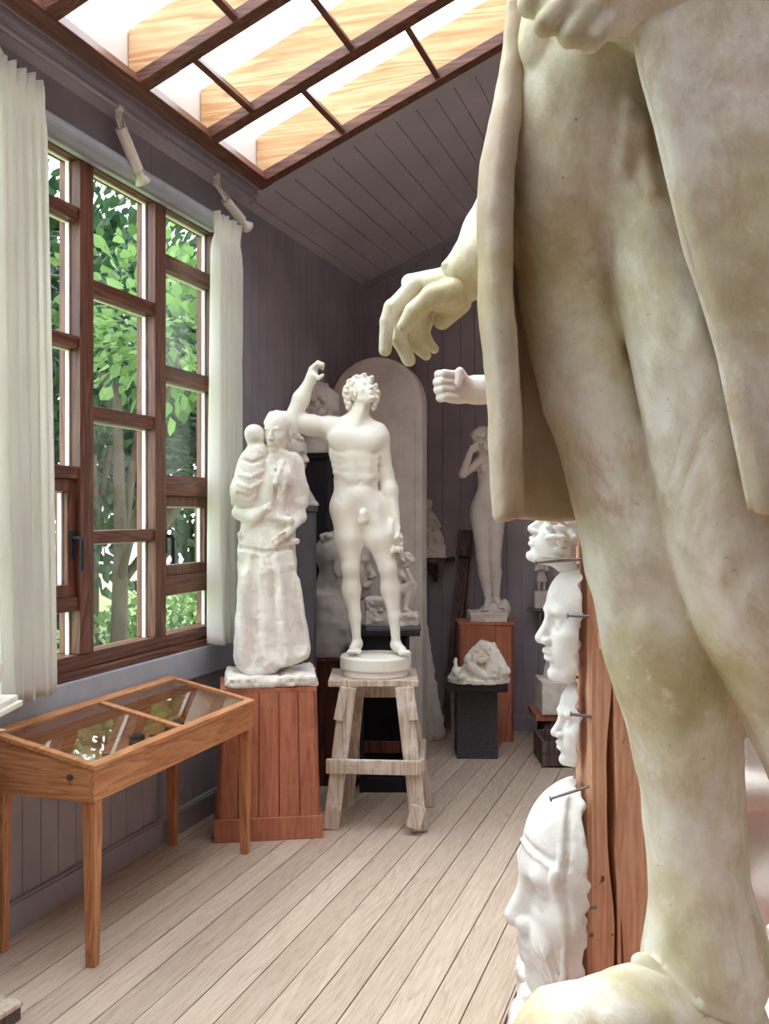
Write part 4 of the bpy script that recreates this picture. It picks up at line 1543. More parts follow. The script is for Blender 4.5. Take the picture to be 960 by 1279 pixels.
# ------------------------------------------------------------------ reclining group on the black pedestal
SDK = 6.62
g = Fig(598, HOR + (CH - .53) * F / SDK, SDK)
g.o.z = .53
P, u = g.p, g.u
t = g.root('sculpture', 'bright white plaster group of figures curled together on the short black pedestal', 'sculpture')
s = Sculpt(P(555, 857, 0) - np.array((0, .2, 0)), P(640, 792, 0) + np.array((0, .22, .01)), .0038)
s.loft([(-.001, 0, .02, 38 * u, 24 * u), (5 * u, 0, .02, 39 * u, 24 * u), (12 * u, .005, .02, 34 * u, 21 * u), (18 * u, .02, .03, 24 * u, 15 * u)], .01)
S_((603, 832, 6), (24, 20, 16), 6)
S_((606, 813, 6), (16, 12, 14), 5)
S_((603, 806, 2), (9, 6, 8), 3)
S_((616, 806, 2), (4, 5, 5), 2)
s.head(P(594, 820, -10), 18 * u, (-.4, -.8, .1), (.1, .1, 1), hair=40, hair_r=.12, seed=12)
T_((568, 842, -4), (569, 824, -2), 4.6, 3.0, 3)
T_((572, 840, -4), (590, 836, -10), 6, 7, 4)
T_((590, 836, -14), (606, 845, -18), 7, 3, 4)
T_((606, 845, -18), (618, 846, -16), 3, 2, 2)
T_((609, 812, -10), (616, 838, -14), 6, 8, 4)
S_((616, 838, -12), (9, 11, 9), 4)
T_((619, 814, -6), (630, 838, -8), 4, 7, 4)
T_((583, 824, -8), (598, 806, -8), 4, 4, 3)
T_((586, 843, -12), (574, 846, -16), 4, 3, 3)
T_((600, 826, -16), (608, 822, -16), 2.5, 2.5, 2)
T_((601, 812, -14), (609, 820, -16), 1.6, 2.2, 2, True)
T_((607, 832, -22), (611, 840, -22), 1.4, 1.8, 2, True)
s.rough(.003, .02, 6).rough(.004, .05, 7)
s.cut((0, 0, -1), 0)
s.build('body', P_WHITE, t)

# ------------------------------------------------------------------ small figures on the shelves
g = Fig(545, HOR - 0, 7.62)
g.o = Vector((-1.99, 7.43, 1.305))
t = thing('statuette', 'small dusty seated figure on the dark shelf beside the arched slab', 'statuette', g.o, TH)
s = Sculpt((-.12, -.1, 0), (.12, .1, .47), .0045)
s.box((0, 0, .045), (.095, .07, .045), .004, None, .006)
s.loft([(.08, 0, 0, .085, .065), (.16, 0, -.005, .08, .065), (.22, -.005, 0, .06, .05), (.30, -.02, .01, .045, .04)], .02, [(7, .10, 1, 4, .3)])
s.rc((-.015, 0, .26), (-.03, .01, .34), .04, .035, .02)
s.head((-.035, -.005, .40), .085, (.4, -.8, -.3), (0, 0, 1), hair=40, hair_r=.1)
s.rc((.0, -.01, .33), (.05, -.04, .25), .02, .016, .01)
s.rc((.05, -.04, .25), (.0, -.06, .22), .016, .012, .01)
s.rc((-.06, 0, .33), (-.085, -.02, .24), .02, .016, .01)
s.rc((-.085, -.02, .24), (-.04, -.06, .2), .016, .012, .01)
s.rough(.002, .02, 2)
s.build('body', P_GREY, t)

t = thing('statuette', 'tiny standing plaster figure with folded arms on the thin grey shelf', 'statuette', (-1.16, 7.46, .945), TH)
MB().box((-.055, -.05, 0), (.055, .05, .125)).build('block', P_DUST, t, bevel=.004)
s = Sculpt((-.07, -.06, .12), (.07, .06, .42), .0032)
for a in (-1, 1):
    s.rc((a * .02, 0, .13), (a * .018, 0, .21), .010, .014, .006)
    s.rc((a * .02, -.005, .132), (a * .025, -.03, .128), .009, .007, .004)
    s.rc((a * .036, 0, .325), (a * .046, -.01, .28), .013, .011, .008)
    s.rc((a * .046, -.01, .28), (-a * .01, -.032, .29), .011, .008, .005)
s.loft([(.195, 0, 0, .042, .03), (.22, 0, 0, .04, .03), (.26, 0, 0, .028, .022)], .01, [(8, .08, 0, 0, .26)])
s.rc((0, 0, .26), (0, 0, .32), .026, .03, .01)
s.head((0, -.004, .37), .06, (-.1, -1, 0), (0, 0, 1), hair=30, hair_r=.1)
s.build('body', P_GREY, t)

# white block with a neck and shoulders, behind the masks
g = Fig(706, HOR + (CH - .25) * F / 7.1, 7.1)
g.o.z = .25
P, u = g.p, g.u
t = g.root('bust', 'white plaster bust on a square block half hidden behind the masks', 'bust')
s = Sculpt(P(664, 908, 0) - np.array((0, .2, 0)), P(752, 738, 0) + np.array((0, .2, .01)), .0055)
s.box((0, 0, 20 * u), np.array((34, 30, 20)) * u, .005, None, .006)
s.loft([(36 * u, 0, 0, 27 * u, 22 * u), (56 * u, 1 * u, 0, 26 * u, 20 * u), (74 * u, 2 * u, 0, 25 * u, 18 * u), (90 * u, 4 * u, 0, 16 * u, 14 * u)], .01, [(6, .06, .5, 3, 80 * u)])
T_((710, 820, 0), (712, 790, 0), 12, 10, 6)
s.head(P(712, 772, -2), 52 * u, (-.5, -.85, 0), (0, 0, 1), hair=80)
s.rough(.002, .03, 2)
s.cut((0, 0, -1), 0)
s.build('body', P_WHITE, t)

# tall drapery cast at the foot of the slab
t = thing('drapery_cast', 'tall narrow plaster drapery cast beside the foot of the arched slab', 'cast', at(536, 917, 7.30), TH)
t.location.z = 0
s = Sculpt((-.13, -.1, -.01), (.13, .12, .88), .006)
s.loft([(0, .02, 0, .075, .06), (.06, .025, 0, .085, .07), (.3, 0, 0, .06, .05), (.6, -.025, 0, .045, .045), (.84, -.045, 0, .03, .03)], .01, [(6, .14, 0, 3, .9), (4, .08, 2, -2, .9)])
s.rc((.05, -.02, .04), (.075, -.03, .03), .04, .03, .02)
s.rough(.003, .03, 3)
s.cut((0, 0, -1), 0)
s.build('body', P_DUST, t)


# ------------------------------------------------------------------ masks nailed to the post
DM = 3.085
PX_POST = (734 - 480) / F * PD            # camera-space x of the post's left face


def mask(pxc, pyc, hd_px, fs, fwd, up, label, cut_px, h=.0042, hair=0, extra=None, nails=(), ss=.95, rough_back=.012, mat=P_MASK):
    g = Fig(pxc, pyc, DM)
    t = g.root('plaster_mask', label, 'mask', 'plaster masks nailed to the post')
    u = g.u
    hd = hd_px * u
    w = hd * .62
    s = Sculpt((-w, -.48 * hd, -.66 * hd), (w * .6, .48 * hd, .66 * hd), h)
    s.head((0, 0, 0), hd, fwd, up, fs=fs, hair=hair, hair_r=.075, ears=False, ss=ss, seed=3)
    if extra:
        extra(s, g, hd)
    xc = PX_POST - (pxc - 480) / F * DM - .004
    s.cut((1, 0, 0), xc - rough_back - .008, rough_back * .7, .03)
    o = s.build('face', mat, t)
    for (x0, z0, x1, z1, yy) in nails:
        a, b = g.p(x0, z0, yy), g.p(x1, z1, yy)
        MB().tube([a, a + (b - a) * .04, a + (b - a) * .05, b], [.009, .009, .0042, .0042], 10).build('nail', METAL, t, smooth=False)
    return t


def m4(s, g, hd):
    P, u = g.p, g.u
    R = random.Random(2)
    # close cap with a seam, beard
    s.trace(g, [(650, 1047), (662, 1064), (686, 1082), (712, 1091)], 2.0, 4, 1.2)
    s.trace(g, [(648, 1040), (662, 1057), (686, 1075), (712, 1083)], 2.2, 4, -1.2, sub=True)
    s.rc(P(676, 1186, 0), P(694, 1236, 0), 25 * u, 17 * u, 16 * u)
    s.rc(P(690, 1180, -40), P(700, 1232, -22), 24 * u, 17 * u, 16 * u)
    for i in range(26):
        x0 = R.uniform(664, 706)
        y0 = R.uniform(1180, 1212)
        s.trace(g, [(x0, y0), (682 + (x0 - 664) * .6, y0 + R.uniform(24, 38))], R.uniform(1.0, 1.8), 2.5, 0, 3, sub=i % 2 == 0)
    s.trace(g, [(708, 985), (702, 1032), (701, 1075), (690, 1102), (698, 1140), (708, 1180), (703, 1232)], 3.4, 5, .5)
    s.trace(g, [(713, 1000), (709, 1060), (704, 1110), (712, 1150), (710, 1225)], 2.6, 4, 0, sub=True)
    s.el(P(694, 1094, s.front(g, 694, 1094) + 2), np.array((7, 7, 10)) * u, 5 * u)


mask(727, 1105, 272, .74, (-1, -.06, -.02), (0, 0, 1), 'largest plaster mask, a bearded man in a close cap, lowest on the post', 716, .0055, extra=m4,
     nails=((686, 998, 736, 982, -66), (700, 1139, 745, 1133, -64)))
mask(729, 777, 150, .86, (-1, -.10, .0), (.06, 0, 1), 'smooth long-nosed plaster mask second from the top of the post', 716, nails=((708, 769, 736, 770, -44), (694, 843, 722, 846, -10)))
mask(733, 901, 112, .86, (-1, -.12, .03), (.04, 0, 1), 'small plaster mask of a young face, third down on the post', 717, .0036, nails=((712, 892, 738, 895, -34),))


def m1(s, g, hd):
    P, u = g.p, g.u
    R = random.Random(9)
    for i in range(60):
        x0, y0 = R.uniform(684, 716), R.uniform(640, 690)
        if y0 > 672 and x0 < 697:
            continue
        s.el(P(x0, y0, R.uniform(-40, -20)), np.array((R.uniform(4, 8), 6, 4)) * u, 2 * u)
    s.rc(P(690, 690, 0), P(716, 704, 0), 14 * u, 20 * u, 8 * u)
    s.rc(P(676, 695, -26), P(716, 700, -26), 1.4 * u, 1.4 * u, 1 * u)


mask(704, 663, 104, .88, (-.92, -.08, .38), (.40, 0, .92), 'plaster mask with curly hair and upturned face, topmost on the post under the coat hem', 716, .0036, extra=m1, nails=((668, 703, 734, 698, -30),))

# rough plaster lump at the foot of the post
t = thing('plaster_block', 'rough white plaster block at the foot of the post', 'block', at(735, 1290, 2.95), TH)
t.location.z = .02
s = Sculpt((-.34, -.30, -.01), (.6, .58, .26), .008)
s.box((-.15, .0, .07), (.085, .25, .068), .02, np.array([[.97, -.24, 0], [.24, .97, 0], [0, 0, 1]]), .03)
s.rc((-.20, -.16, .03), (-.06, -.22, .03), .05, .05, .03)
s.el((-.02, .40, .06), (.15, .11, .16), .05)
s.rough(.006, .022, 3).rough(.010, .07, 4)
s.cut((0, 0, -1), 0)
s.build('body', P_ROUGH, t)

# arm cast with a clenched fist, fixed to the post
g = Fig(630, 487, 3.09)
P, u = g.p, g.u
t = g.root('arm_cast', 'plaster forearm cast with a clenched fist, jutting from behind the coat', 'cast')
s = Sculpt(P(535, 520, 0) - np.array((0, .1, 0)), P(732, 448, 0) + np.array((0, .1, .0)), .0032)
S_((566, 485, 0), (19, 19, 20), 6)
for i in range(4):
    y0 = 468 + i * 9.6
    o = (2, 0, 1, 4)[i]
    T_((566 + o * .5, y0, -17), (553 + o, y0 - 1, -21), 5.4, 5.6, 1.5)
    T_((553 + o, y0 - 1, -21), (546 + o, y0, -10), 5.6, 5.4, 1.2)
    T_((546 + o, y0, -10), (547 + o, y0, 10), 5.6, 6, 2)
T_((584, 478, -14), (574, 464, -21), 6, 5.2, 3)
T_((574, 464, -21), (572, 480, -25), 5.2, 4.6, 1.2)
T_((578, 487, 0), (594, 487, 0), 17, 16, 6)
T_((594, 487, 0), (600, 487, 0), 18.5, 18.5, 3)
T_((603, 487, 0), (726, 487, 0), 17, 24, 3)
s.cut((1, 0, 0), float(PX_POST - (630 - 480) / F * 3.09 - .002))
s.build('body', P_DUST, t)

# ------------------------------------------------------------------ the colossal statue
DC = 2.15
g = Fig(850, 1330, DC)
P, u = g.p, g.u
t = g.root('colossal_statue', 'weathered colossal plaster statue of a man in trousers and an open long coat', 'statue')
zb = g.o.z
s = Sculpt(P(600, 1345, 0) - np.array((0, .45, 0)), P(1125, -330, 0) + np.array((0, .42, 0)), .0095)


def chain(pts, k=5, n=5):
    p = np.array(pts, float)
    p = np.vstack([2 * p[0] - p[1], p, 2 * p[-1] - p[-2]])
    out = []
    for i in range(1, len(p) - 2):
        for j in range(n):
            t_ = j / n
            out.append(.5 * (2 * p[i] + (p[i + 1] - p[i - 1]) * t_ + (2 * p[i - 1] - 5 * p[i] + 4 * p[i + 1] - p[i + 2]) * t_ ** 2 + (3 * p[i] - p[i - 1] - 3 * p[i + 1] + p[i + 2]) * t_ ** 3))
    out.append(p[-2])
    for a, b in zip(out[:-1], out[1:]):
        T_(tuple(a[:3]), tuple(b[:3]), a[3], b[3], k)


# standing leg
chain([(712, 270, 44, 73), (713, 359, 46, 65), (727, 426, 46, 65.5), (739, 478, 42, 64.5), (757, 541, 38, 63), (770, 596, 34, 61.5), (779, 636, 30, 61.5),
       (801, 733, 22, 62), (830, 826, 18, 69), (851, 888, 16, 70), (859, 929, 14, 68), (867, 1001, 8, 63.5), (873, 1073, 2, 62), (879, 1135, 0, 66), (881, 1180, 0, 74), (882, 1205, 0, 77)])
S_((792, 705, -16), (34, 46, 24), 22)
S_((872, 905, 44), (40, 70, 36), 24)
T_((800, 1203, -38), (868, 1256, -66), 7, 7, 6)
T_((868, 1256, -66), (940, 1262, -40), 7, 7, 8)
# striding leg, nearer, kept crisp against the other
keep, s = s, Sculpt(P(600, 1345, 0) - np.array((0, .45, 0)), P(1125, -330, 0) + np.array((0, .42, 0)), .0095)
chain([(826, 240, -10, 76), (840, 345, -32, 73), (855, 410, -48, 70), (865, 470, -56, 68), (877, 535, -58, 65.5), (887, 590, -58, 64.5), (895, 632, -58, 64.5),
       (922, 734, -58, 64.5), (955, 800, -50, 67), (987, 862, -40, 67), (1008, 908, -34, 68), (1028, 955, -30, 68), (1056, 1060, -24, 62), (1075, 1180, -24, 70), (1078, 1215, -24, 76)])
keep.f = smin(keep.f, s.f, 3 * u)
s = keep
# hips and belly, waistcoat
S_((768, 165, 6), (118, 100, 92), 18)
S_((742, 118, -18), (92, 112, 74), 22)
T_((722, 235, -2), (790, 240, -10), 52, 52, 26)
T_((712, 190, 10), (712, 290, 40), 68, 70, 16)
S_((775, 20, 6), (112, 130, 88), 20)
S_((668, 42, -52), (19, 42, 18), 3)
S_((785, -140, 10), (128, 190, 96), 40)
for pts, r_ in (([(786, 120), (784, 170), (776, 215)], 2.5), ([(800, 140), (805, 190), (816, 240)], 2.5)):
    s.trace(g, pts, r_, 16, 1.0)
# left forearm and hand, clutching the lapel
chain([(960, -150, -70, 84), (940, -60, -96, 72), (880, -10, -112, 56), (822, 2, -120, 44), (812, 6, -122, 46)], 14)
chain([(806, 6, -122, 37), (780, 0, -128, 40), (745, -16, -132, 46)], 10)
S_((722, -22, -130), (52, 40, 36), 14)
for a, b, c, ra, rb in (((692, -50, -140), (659, 6, -146), (668, 12, -118), 20, 16.5), ((720, -16, -156), (679, 33, -158), (686, 30, -128), 17, 13.5),
                        ((744, 4, -156), (709, 45, -158), (716, 40, -128), 15.5, 12.5), ((768, 18, -152), (738, 51, -154), (744, 44, -126), 14, 12)):
    T_(a, b, ra, rb, 5)
    T_(b, c, rb, rb * .9, 3)
# neck and head, above the frame
chain([(790, -300, 10, 92), (792, -330, 10, 60)], 20)
s.trace(g, [(808, 1200), (832, 1226), (868, 1256), (910, 1274), (945, 1268)], 6, 6, 1)
s.rough(.0025, .04, 3, (1, 1, 1.5)).rough(.006, .14, 4, (1, 1, 3))
s.build('body', P_AGED, t, 2)

s = Sculpt(P(640, 1350, -60) - np.array((.1, .3, .05)), P(990, 1180, 0) + np.array((.05, .3, .02)), .009)
# shoe
chain([(890, 1282, 8, 66), (842, 1280, -16, 63), (790, 1280, -52, 60), (728, 1296, -86, 52), (684, 1308, -110, 44)], 20)
S_((900, 1305, 26), (66, 45, 56), 20)
s.rough(.003, .05, 5).rough(.005, .12, 6)
s.build('shoe', P_AGED, t)

# rough base under the shoes
b0 = P(850, 1330, 0)
s2 = Sculpt((-.34, -.50, -.02 - (zb - .03)), (.62, .42, .04), .014)
s2.box((.12, -.02, -(zb - .03) / 2 + .004), (.40, .34, (zb - .03) / 2 + .004), .02, None, .03)
s2.rough(.01, .05, 2).rough(.014, .16, 3)
s2.cut((0, 0, -1), (zb - .022))
s2.build('base', P_ROUGH, t)

# coat: a thick shell lofted from plan profiles
def prof(v):
    """v 0 at the hem, 1 above the frame; plan points in (px, depth px)"""
    py = 648 + (-330 - 648) * v
    L_out = np.interp(py, [-330, 0, 59, 103, 146, 198, 253, 319, 398, 477, 557, 636, 660], [656, 645, 642, 632, 624, 613, 607, 608, 610, 618, 623.5, 627, 628])
    L_in = np.interp(py, [-330, 0, 79, 146, 222, 260, 359, 418, 497, 636, 660], [672, 660, 656, 651, 642, 640, 640, 645, 649, 653, 654])
    R_in = np.interp(py, [-330, 30, 90, 155, 240, 315, 371, 438, 541, 620, 660], [770, 788, 800, 818, 838, 856, 876, 896, 917, 933, 942])
    w = (1 - max(0, min(1, v)))
    pts = [(L_in, -34), (L_in - 14, -46), (L_out + 8, -30), (L_out, 6), (L_out + 6, 50), (L_out + 30, 92 + 8 * w), (690 + 16 * w, 128 + 12 * w), (760, 150), (850, 158), (930, 140), (1000, 95), (1040, 30),
           (1040, -50), (1015, -120), (985, -146), (R_in + 34, -152), (R_in + 2, -142)]
    return py, pts


rows, th = 74, 15
outer, inner = [], []
for j in range(rows + 1):
    v = j / rows
    py, pts = prof(v)
    P_ = np.array(pts, float)
    seg = np.r_[0, np.cumsum(np.linalg.norm(np.diff(P_, axis=0), axis=1))]
    tt = np.linspace(0, seg[-1], 120)
    cx = np.interp(tt, seg, P_[:, 0])
    cy = np.interp(tt, seg, P_[:, 1])
    for _ in range(5):                                   # round the corners
        cx[1:-1] = .25 * cx[:-2] + .5 * cx[1:-1] + .25 * cx[2:]
        cy[1:-1] = .25 * cy[:-2] + .5 * cy[1:-1] + .25 * cy[2:]
    tx, ty = np.gradient(cx), np.gradient(cy)
    ln = np.hypot(tx, ty)
    nx, ny = ty / ln, -tx / ln                           # towards the body
    uu = tt / seg[-1]
    fold = (1 - v) ** 1.5 * (11 * np.sin(uu * 46 + 1) + 7 * np.sin(uu * 83 + 3 * v)) * np.clip((uu - .10) / .08, 0, 1) * np.clip((.9 - uu) / .12, 0, 1)
    cx, cy = cx + nx * fold, cy + ny * fold
    tk = th * np.ones_like(uu)
    tk = tk * np.minimum(1, .35 + np.minimum(uu, 1 - uu) * 30)
    dip = 10 * np.clip((.16 - uu) / .16, 0, 1) * 0 + 4 * np.sin(uu * 30)
    yy = py + (dip if j == 0 else 0)
    inn = [P(a, b, c) for a, b, c in zip(cx - nx * 0, (yy if hasattr(yy, '__len__') else [yy] * len(cx)), cy)]
    out = [P(a, b, c) for a, b, c in zip(cx - nx * tk, (yy if hasattr(yy, '__len__') else [yy] * len(cx)), cy - ny * tk)]
    outer.append(out + inn[::-1])
m = MB()
m.loft([[tuple(p) for p in rg] for rg in outer], caps=False)
n = len(outer[0])
h = n // 2
for rr_, flip in ((0, False), (rows, True)):                    # close hem and top
    base_ = rr_ * n
    for k in range(h - 1):
        f = (base_ + k, base_ + k + 1, base_ + n - 2 - k, base_ + n - 1 - k)
        m.f.append(f if flip else f[::-1])
coat = m.build('coat', P_COAT, t, smooth=True)
rm = coat.modifiers.new('remesh', 'REMESH')
rm.mode = 'VOXEL'
rm.voxel_size = .008
rm.use_smooth_shade = True
sm = coat.modifiers.new('smooth', 'SMOOTH')
sm.factor = .5
sm.iterations = 6
tx_ = bpy.data.textures.new('wear', 'CLOUDS')
tx_.noise_scale = .12
dp = coat.modifiers.new('wear', 'DISPLACE')
dp.texture = tx_
dp.strength = .012
# rolled hem along the front edge of the near flap
edge = []
for py in range(20, 650, 15):
    v = (648 - py) / 978
    edge.append(tuple(P(prof(v)[1][-1][0] + 3, py, -142)))
MB().tube(edge, .012, 14).build('coat_edging', P_AGED, t, smooth=True)

# right sleeve and open hand
DH = 2.42
dy0 = (DH - DC) / u
s = Sculpt((P(470, 470, dy0) - np.array((0, .16, 0))), P(672, 130, dy0) + np.array((.02, .22, 0)), .0048)
u_keep = u
D_ = lambda px, py, dy=0: (px, py, dy0 + dy)
k_ = DH / DC


def TH_(a, b, ra, rb, k=5):
    T_(D_(*a), D_(*b), ra * k_ * 1.1, rb * k_ * 1.1, k)


# sleeve
TH_((676, 140, 30), (652, 235, 16), 44, 42, 10)
TH_((652, 235, 16), (596, 322, 0), 43, 30, 10)
TH_((592, 325, 0), (577, 345, -2), 29, 26.5, 4)
T_(D_(556, 331, -18), D_(592, 362, -18), 5, 5, 4)
T_(D_(556, 331, -18), D_(560, 328, 14), 5, 5, 4)
s.rough(.003, .05, 6, (1, 1, 2))
s.build('sleeve', P_AGED, t)
s = Sculpt((P(470, 470, dy0) - np.array((0, .16, 0))), P(620, 325, dy0) + np.array((.02, .22, 0)), .0042)
# wrist, palm
TH_((592, 352, 0), (568, 352, -2), 22, 21, 6)
S_(D_(548, 358, 0), (34, 21, 25), 8)
S_(D_(556, 374, -8), (30, 17, 22), 8)
TH_((575, 378, 4), (552, 402, 8), 13, 10, 6)
TH_((560, 352, 4), (512, 352, 4), 17, 10, 8)
# thumb
TH_((562, 366, -20), (538, 371, -26), 16, 13, 6)
TH_((538, 371, -26), (517, 389, -30), 12.5, 10.5, 3)
TH_((517, 389, -30), (504, 409, -30), 10.5, 7.6, 2)
# index, middle, ring, little
for pts in ([(518, 357, -6, 10.5), (490, 384, -10, 9.6), (483.5, 402, -12, 8.6), (481.5, 437, -12, 7)],
            [(522, 366, 6, 10.5), (497, 408, 6, 9), (499, 425, 4, 8.6), (510.5, 450, 0, 7)],
            [(530, 374, 18, 10), (512, 412, 20, 8.6), (518, 428, 18, 8), (532, 444, 12, 6.6)],
            [(542, 382, 30, 9), (527, 414, 32, 7.4), (532, 425, 30, 7), (542, 436, 26, 5.8)]):
    for a, b in zip(pts[:-1], pts[1:]):
        TH_(a[:3], b[:3], a[3], b[3], 2.5)
for a, b in (((512, 355, 4), (545, 352, 0)), ((520, 362, 12), (548, 360, 8))):
    TH_(a, b, 9, 10, 6)
s.rough(.002, .04, 3)
s.build('hand', P_AGED, t)

# pale plaster piece and cloth behind the striding leg
t = thing('plaster_relief', 'pale grey plaster relief slab with a rounded ledge behind the striding leg', 'relief', at(985, 1150, 3.3), TH)
t.location.z = .02
s = Sculpt((-.22, -.2, -.01), (.5, .3, 1.36), .01)
s.box((.14, .12, .66), (.30, .10, .66), .02, None, .03)
s.rc((-.14, .0, .72), (.42, -.02, .68), .055, .06, .05)
s.el((.15, .0, .35), (.26, .12, .26), .06)
s.rough(.006, .1, 3)
s.cut((0, 0, -1), 0)
s.build('body', P_DUST, t)
t = thing('plaster_sack', 'crumpled white cloth bundle beside the heel of the colossal statue', 'cloth', at(985, 1190, 2.75), TH)
t.location.z = .02
s = Sculpt((-.22, -.2, -.01), (.3, .2, .52), .008)
s.loft([(0, .02, 0, .15, .13), (.2, .02, 0, .16, .14), (.4, .02, 0, .12, .1), (.5, .03, 0, .07, .06)], .03, [(7, .1, 0, 3, .7), (11, .05, 1, -4, .7)])
s.rough(.012, .06, 3).rough(.006, .03, 5)
s.cut((0, 0, -1), 0)
s.build('body', P_WHITE, t)

# plaster foot block cut by the left picture edge
t = thing('pedestal', 'narrow grey pedestal at the left picture edge holding a stepped plaster base', 'pedestal', at(-38, 890, 3.42), TH)
t.location.z = 0
zt_ = CH - (890 - HOR) / F * 3.42
MB().box((-.06, -.04, 0), (.045, .06, zt_ - .03)).box((-.07, -.05, zt_ - .03), (.055, .07, zt_)).build('shaft', GREYPED, t, bevel=.003)
t = thing('bust', 'stepped white plaster base of a bust cut by the left picture edge', 'bust', at(-36, 890, 3.42), TH)
t.location.z = zt_
MB().box((-.135, -.11, 0), (.135, .12, .022)).box((-.122, -.10, .022), (.122, .11, .042)).build('base', P_WHITE, t, bevel=.005)
s = Sculpt((-.16, -.14, .03), (.16, .14, .5), .006)
s.loft([(.035, 0, 0, .10, .09), (.06, 0, 0, .075, .07), (.11, 0, 0, .10, .085), (.17, 0, 0, .105, .08), (.22, 0, 0, .07, .06)], .02)
s.rc((0, 0, .2), (0, 0, .27), .05, .045, .02)
s.head((0, -.005, .34), .19, (.3, -1, 0), (0, 0, 1), hair=60)
s.build('body', P_WHITE, t)


# ================================================================== OUTSIDE
structure(MB().box((-30, -14, -.35), (XW - .25, 34, -.30)).build('ground_outside', GRASS))


def leaves(name, pts, size, mat, parent, seed, droop=.3):
    """pts (n,3): a two-panelled pointed leaf at each point, one mesh"""
    q = np.random.default_rng(seed)
    n = len(pts)
    d = q.normal(size=(n, 3)) + np.array((.3, -.2, -droop))
    d /= np.linalg.norm(d, axis=1)[:, None]
    e = np.cross(d, q.normal(size=(n, 3)) * .5 + np.array((0, 0, 1)))
    e /= np.linalg.norm(e, axis=1)[:, None]
    nn = np.cross(d, e)
    L = size * q.uniform(.6, 1.25, n)[:, None]
    W = L * .34
    p = np.asarray(pts)
    v = np.stack([p, p + d * L * .35 + e * W + nn * W * .3, p + d * L * .7 + e * W * .8 + nn * W * .25, p + d * L, p + d * L * .7 - e * W * .8 + nn * W * .25, p + d * L * .35 - e * W + nn * W * .3], 1).reshape(-1, 3)
    b = np.arange(n)[:, None] * 6
    f = np.concatenate([b + np.array((0, 1, 2, 3)), b + np.array((0, 3, 4, 5))], 1).reshape(-1, 4)
    me = bpy.data.meshes.new(name)
    me.from_pydata(v.tolist(), [], f.tolist())
    me.update()
    return link_mesh(name, me, mat, parent)


def cloud(n, c, r, seed, shell=.55):
    q = np.random.default_rng(seed)
    d = q.normal(size=(n, 3))
    d /= np.linalg.norm(d, axis=1)[:, None]
    rad = shell + (1 - shell) * q.uniform(0, 1, (n, 1)) ** .6
    lump = 1 + .18 * np.sin(d[:, :1] * 7 + seed) * np.cos(d[:, 1:2] * 6 + 2 * d[:, 2:])
    return np.array(c) + d * np.array(r) * rad * lump


def tree(name, label, cat, loc, h, crowns, n, size, mat, seed, group, trunk_r=.12):
    t = thing(name, label, cat, loc, 0, group)
    q = random.Random(seed)
    tr = MB().tube([(0, 0, -.02), (.03, .02, h * .4), (-.04, .05, h * .75)], [trunk_r, trunk_r * .75, trunk_r * .4], 12)
    for c, r_ in crowns:
        tr.tube([(0, .02, h * .3), (c[0] * .5, c[1] * .5, (h * .3 + c[2]) / 2), tuple(c)], [trunk_r * .5, trunk_r * .35, trunk_r * .12], 8)
    tr.build('trunk', BARK, t, smooth=True)
    k = 0
    for c, r_ in crowns:
        leaves('foliage', cloud(n, c, r_, seed + k), size, mat, t, seed + k)
        k += 1
    return t


GT = 'trees in the garden outside the window'
# broad pale leaves close to the panes, darker trees behind
tree('tree', 'light green broad-leaved tree with branches close to the upper panes', 'tree', (-5.2, 8.1, -.3), 4.2,
     [((1.0, -.6, 3.35), (.75, .9, .55)), ((.2, .3, 3.9), (1.0, 1.0, .7)), ((1.3, .8, 3.3), (.6, .8, .5))], 520, .14, LEAF_A, 5, GT, .09)
tree('tree', 'dense dark green tree filling the middle of the window', 'tree', (-7.6, 11.2, -.3), 5.0,
     [((0, 0, 3.0), (1.9, 2.2, 1.9)), ((.8, -1.6, 4.2), (1.6, 1.6, 1.4)), ((-.5, 1.8, 4.4), (1.8, 1.8, 1.6)), ((.6, 2.6, 2.4), (1.4, 1.6, 1.4))], 1500, .17, LEAF_B, 15, GT)
tree('tree', 'dark green tree seen through the panes beside the near curtain', 'tree', (-7.8, 7.6, -.3), 5.0,
     [((0, 0, 2.6), (1.6, 1.9, 1.7)), ((.3, .6, 4.4), (1.6, 1.7, 1.5)), ((-.8, -1.2, 4.2), (1.5, 1.6, 1.5))], 1400, .17, LEAF_B, 25, GT)
tree('tree', 'tall green tree far behind the others in the garden', 'tree', (-12.5, 15.5, -.3), 8.0,
     [((0, 0, 4.6), (3.2, 3.4, 3.2)), ((1.5, 3.0, 5.6), (2.6, 3, 2.8)), ((-2.5, -4.5, 5.0), (3.0, 3.4, 3.2)), ((2.5, -3, 3), (2.4, 2.6, 2.4))], 1500, .3, LEAF_B, 35, GT, .2)
tree('tree', 'green tree outside seen through the panes next to the far curtain', 'tree', (-6.2, 14.2, -.3), 6.0,
     [((0, 0, 3.2), (1.7, 2.0, 2.0)), ((.4, .6, 5.0), (1.8, 1.8, 1.6)), ((-1.6, 1.8, 4), (1.8, 2, 2))], 1500, .2, LEAF_B, 45, GT)
tree('tree', 'dark green tree outside behind the near curtain', 'tree', (-7.4, 5.2, -.3), 5.0,
     [((0, 0, 2.6), (1.6, 2.0, 1.9)), ((.2, 1.2, 4.4), (1.6, 1.9, 1.5)), ((-.6, -1.4, 4.2), (1.5, 1.6, 1.5))], 1400, .19, LEAF_B, 55, GT)
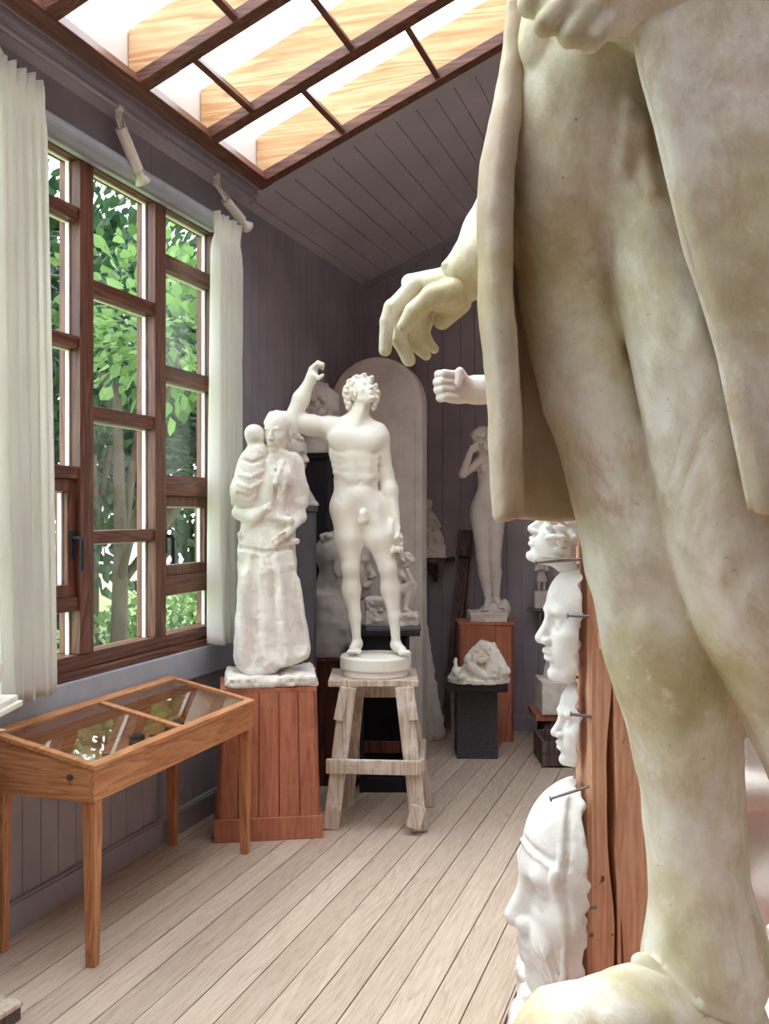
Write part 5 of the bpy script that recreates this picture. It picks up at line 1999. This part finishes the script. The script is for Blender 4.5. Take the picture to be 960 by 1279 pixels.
tree('tree', 'very tall dark green tree at the far left of the garden', 'tree', (-14.5, 9.5, -.3), 9.0,
     [((0, 0, 4.0), (3.0, 3.8, 3.6)), ((1.0, 3.4, 6.2), (2.8, 3.2, 3.0)), ((0, -4.0, 5.6), (3.0, 3.4, 3.4)), ((.5, -1, 8.2), (3, 3.4, 2.6))], 1700, .32, LEAF_B, 65, GT, .2)
tree('tree', 'very tall dark green tree at the far end of the garden', 'tree', (-11.5, 23.0, -.3), 9.0,
     [((0, 0, 4.0), (3.6, 3.2, 3.6)), ((2.5, 2, 6.4), (3.2, 3.2, 3.2)), ((-3.4, -1.0, 6.0), (3.4, 3.4, 3.6)), ((3.6, -1, 3.6), (3, 3, 3.2))], 1700, .34, LEAF_B, 75, GT, .2)
GS = 'shrubs along the lawn outside the window'
for i, (x_, y_, w_, h_, lab) in enumerate(((-5.6, 9.6, .9, 1.0, 'bright green shrub on the lawn below the middle panes'), (-6.3, 7.4, 1.0, 1.2, 'leafy shrub outside near the lower left panes'),
                                           (-5.4, 12.6, 1.1, 1.2, 'leafy shrub outside the lower panes beside the far curtain'))):
    t = thing('shrub', lab, 'shrub', (x_, y_, -.3), 0, GS)
    MB().tube([(0, 0, 0), (.05, .02, h_ * .5)], [.04, .02], 8).tube([(0, 0, 0), (-.15, .1, h_ * .6)], [.03, .012], 8).tube([(0, 0, 0), (.1, -.2, h_ * .6)], [.03, .012], 8).build('stem', BARK, t)
    leaves('foliage', cloud(1100, (0, 0, h_ * .62), (w_, w_ * 1.1, h_ * .6), 60 + i, .3), .11, LEAF_A if i == 0 else LEAF_B, t, 70 + i)

# ================================================================== LIGHT AND CAMERA
w = bpy.data.worlds.new('sky')
bpy.context.scene.world = w
w.use_nodes = True
bg = w.node_tree.nodes['Background']
bg.inputs['Color'].default_value = (.88, .95, 1.0, 1)
bg.inputs['Strength'].default_value = 1.0
sl = bpy.data.lights.new('sun', 'SUN')
sl.energy = .4
sl.angle = math.radians(25)
sl.color = (1, .96, .9)
so_ = bpy.data.objects.new('sun', sl)
C.objects.link(so_)
so_.rotation_euler = Vector((.42, -.10, -1)).to_track_quat('-Z', 'Y').to_euler()

cam = bpy.data.cameras.new('camera')
cam.sensor_fit = 'VERTICAL'
cam.sensor_height = 24
cam.lens = F / 1279 * 24
cam.shift_y = (HOR - 639.5) / 1279
cam.clip_start = .05
co = bpy.data.objects.new('camera', cam)
C.objects.link(co)
co.location = (0, 0, CH)
co.rotation_euler = (math.pi / 2, 0, TH)
sc = bpy.context.scene
sc.camera = co
sc.view_settings.view_transform = 'Standard'
sc.view_settings.look = 'None'
sc.view_settings.gamma = 1
sc.view_settings.exposure = 2.72
sc.cycles.max_bounces = 10
sc.cycles.diffuse_bounces = 6
sc.cycles.transparent_max_bounces = 16
sc.cycles.caustics_reflective = False
sc.cycles.caustics_refractive = False
sc.cycles.sample_clamp_indirect = 6
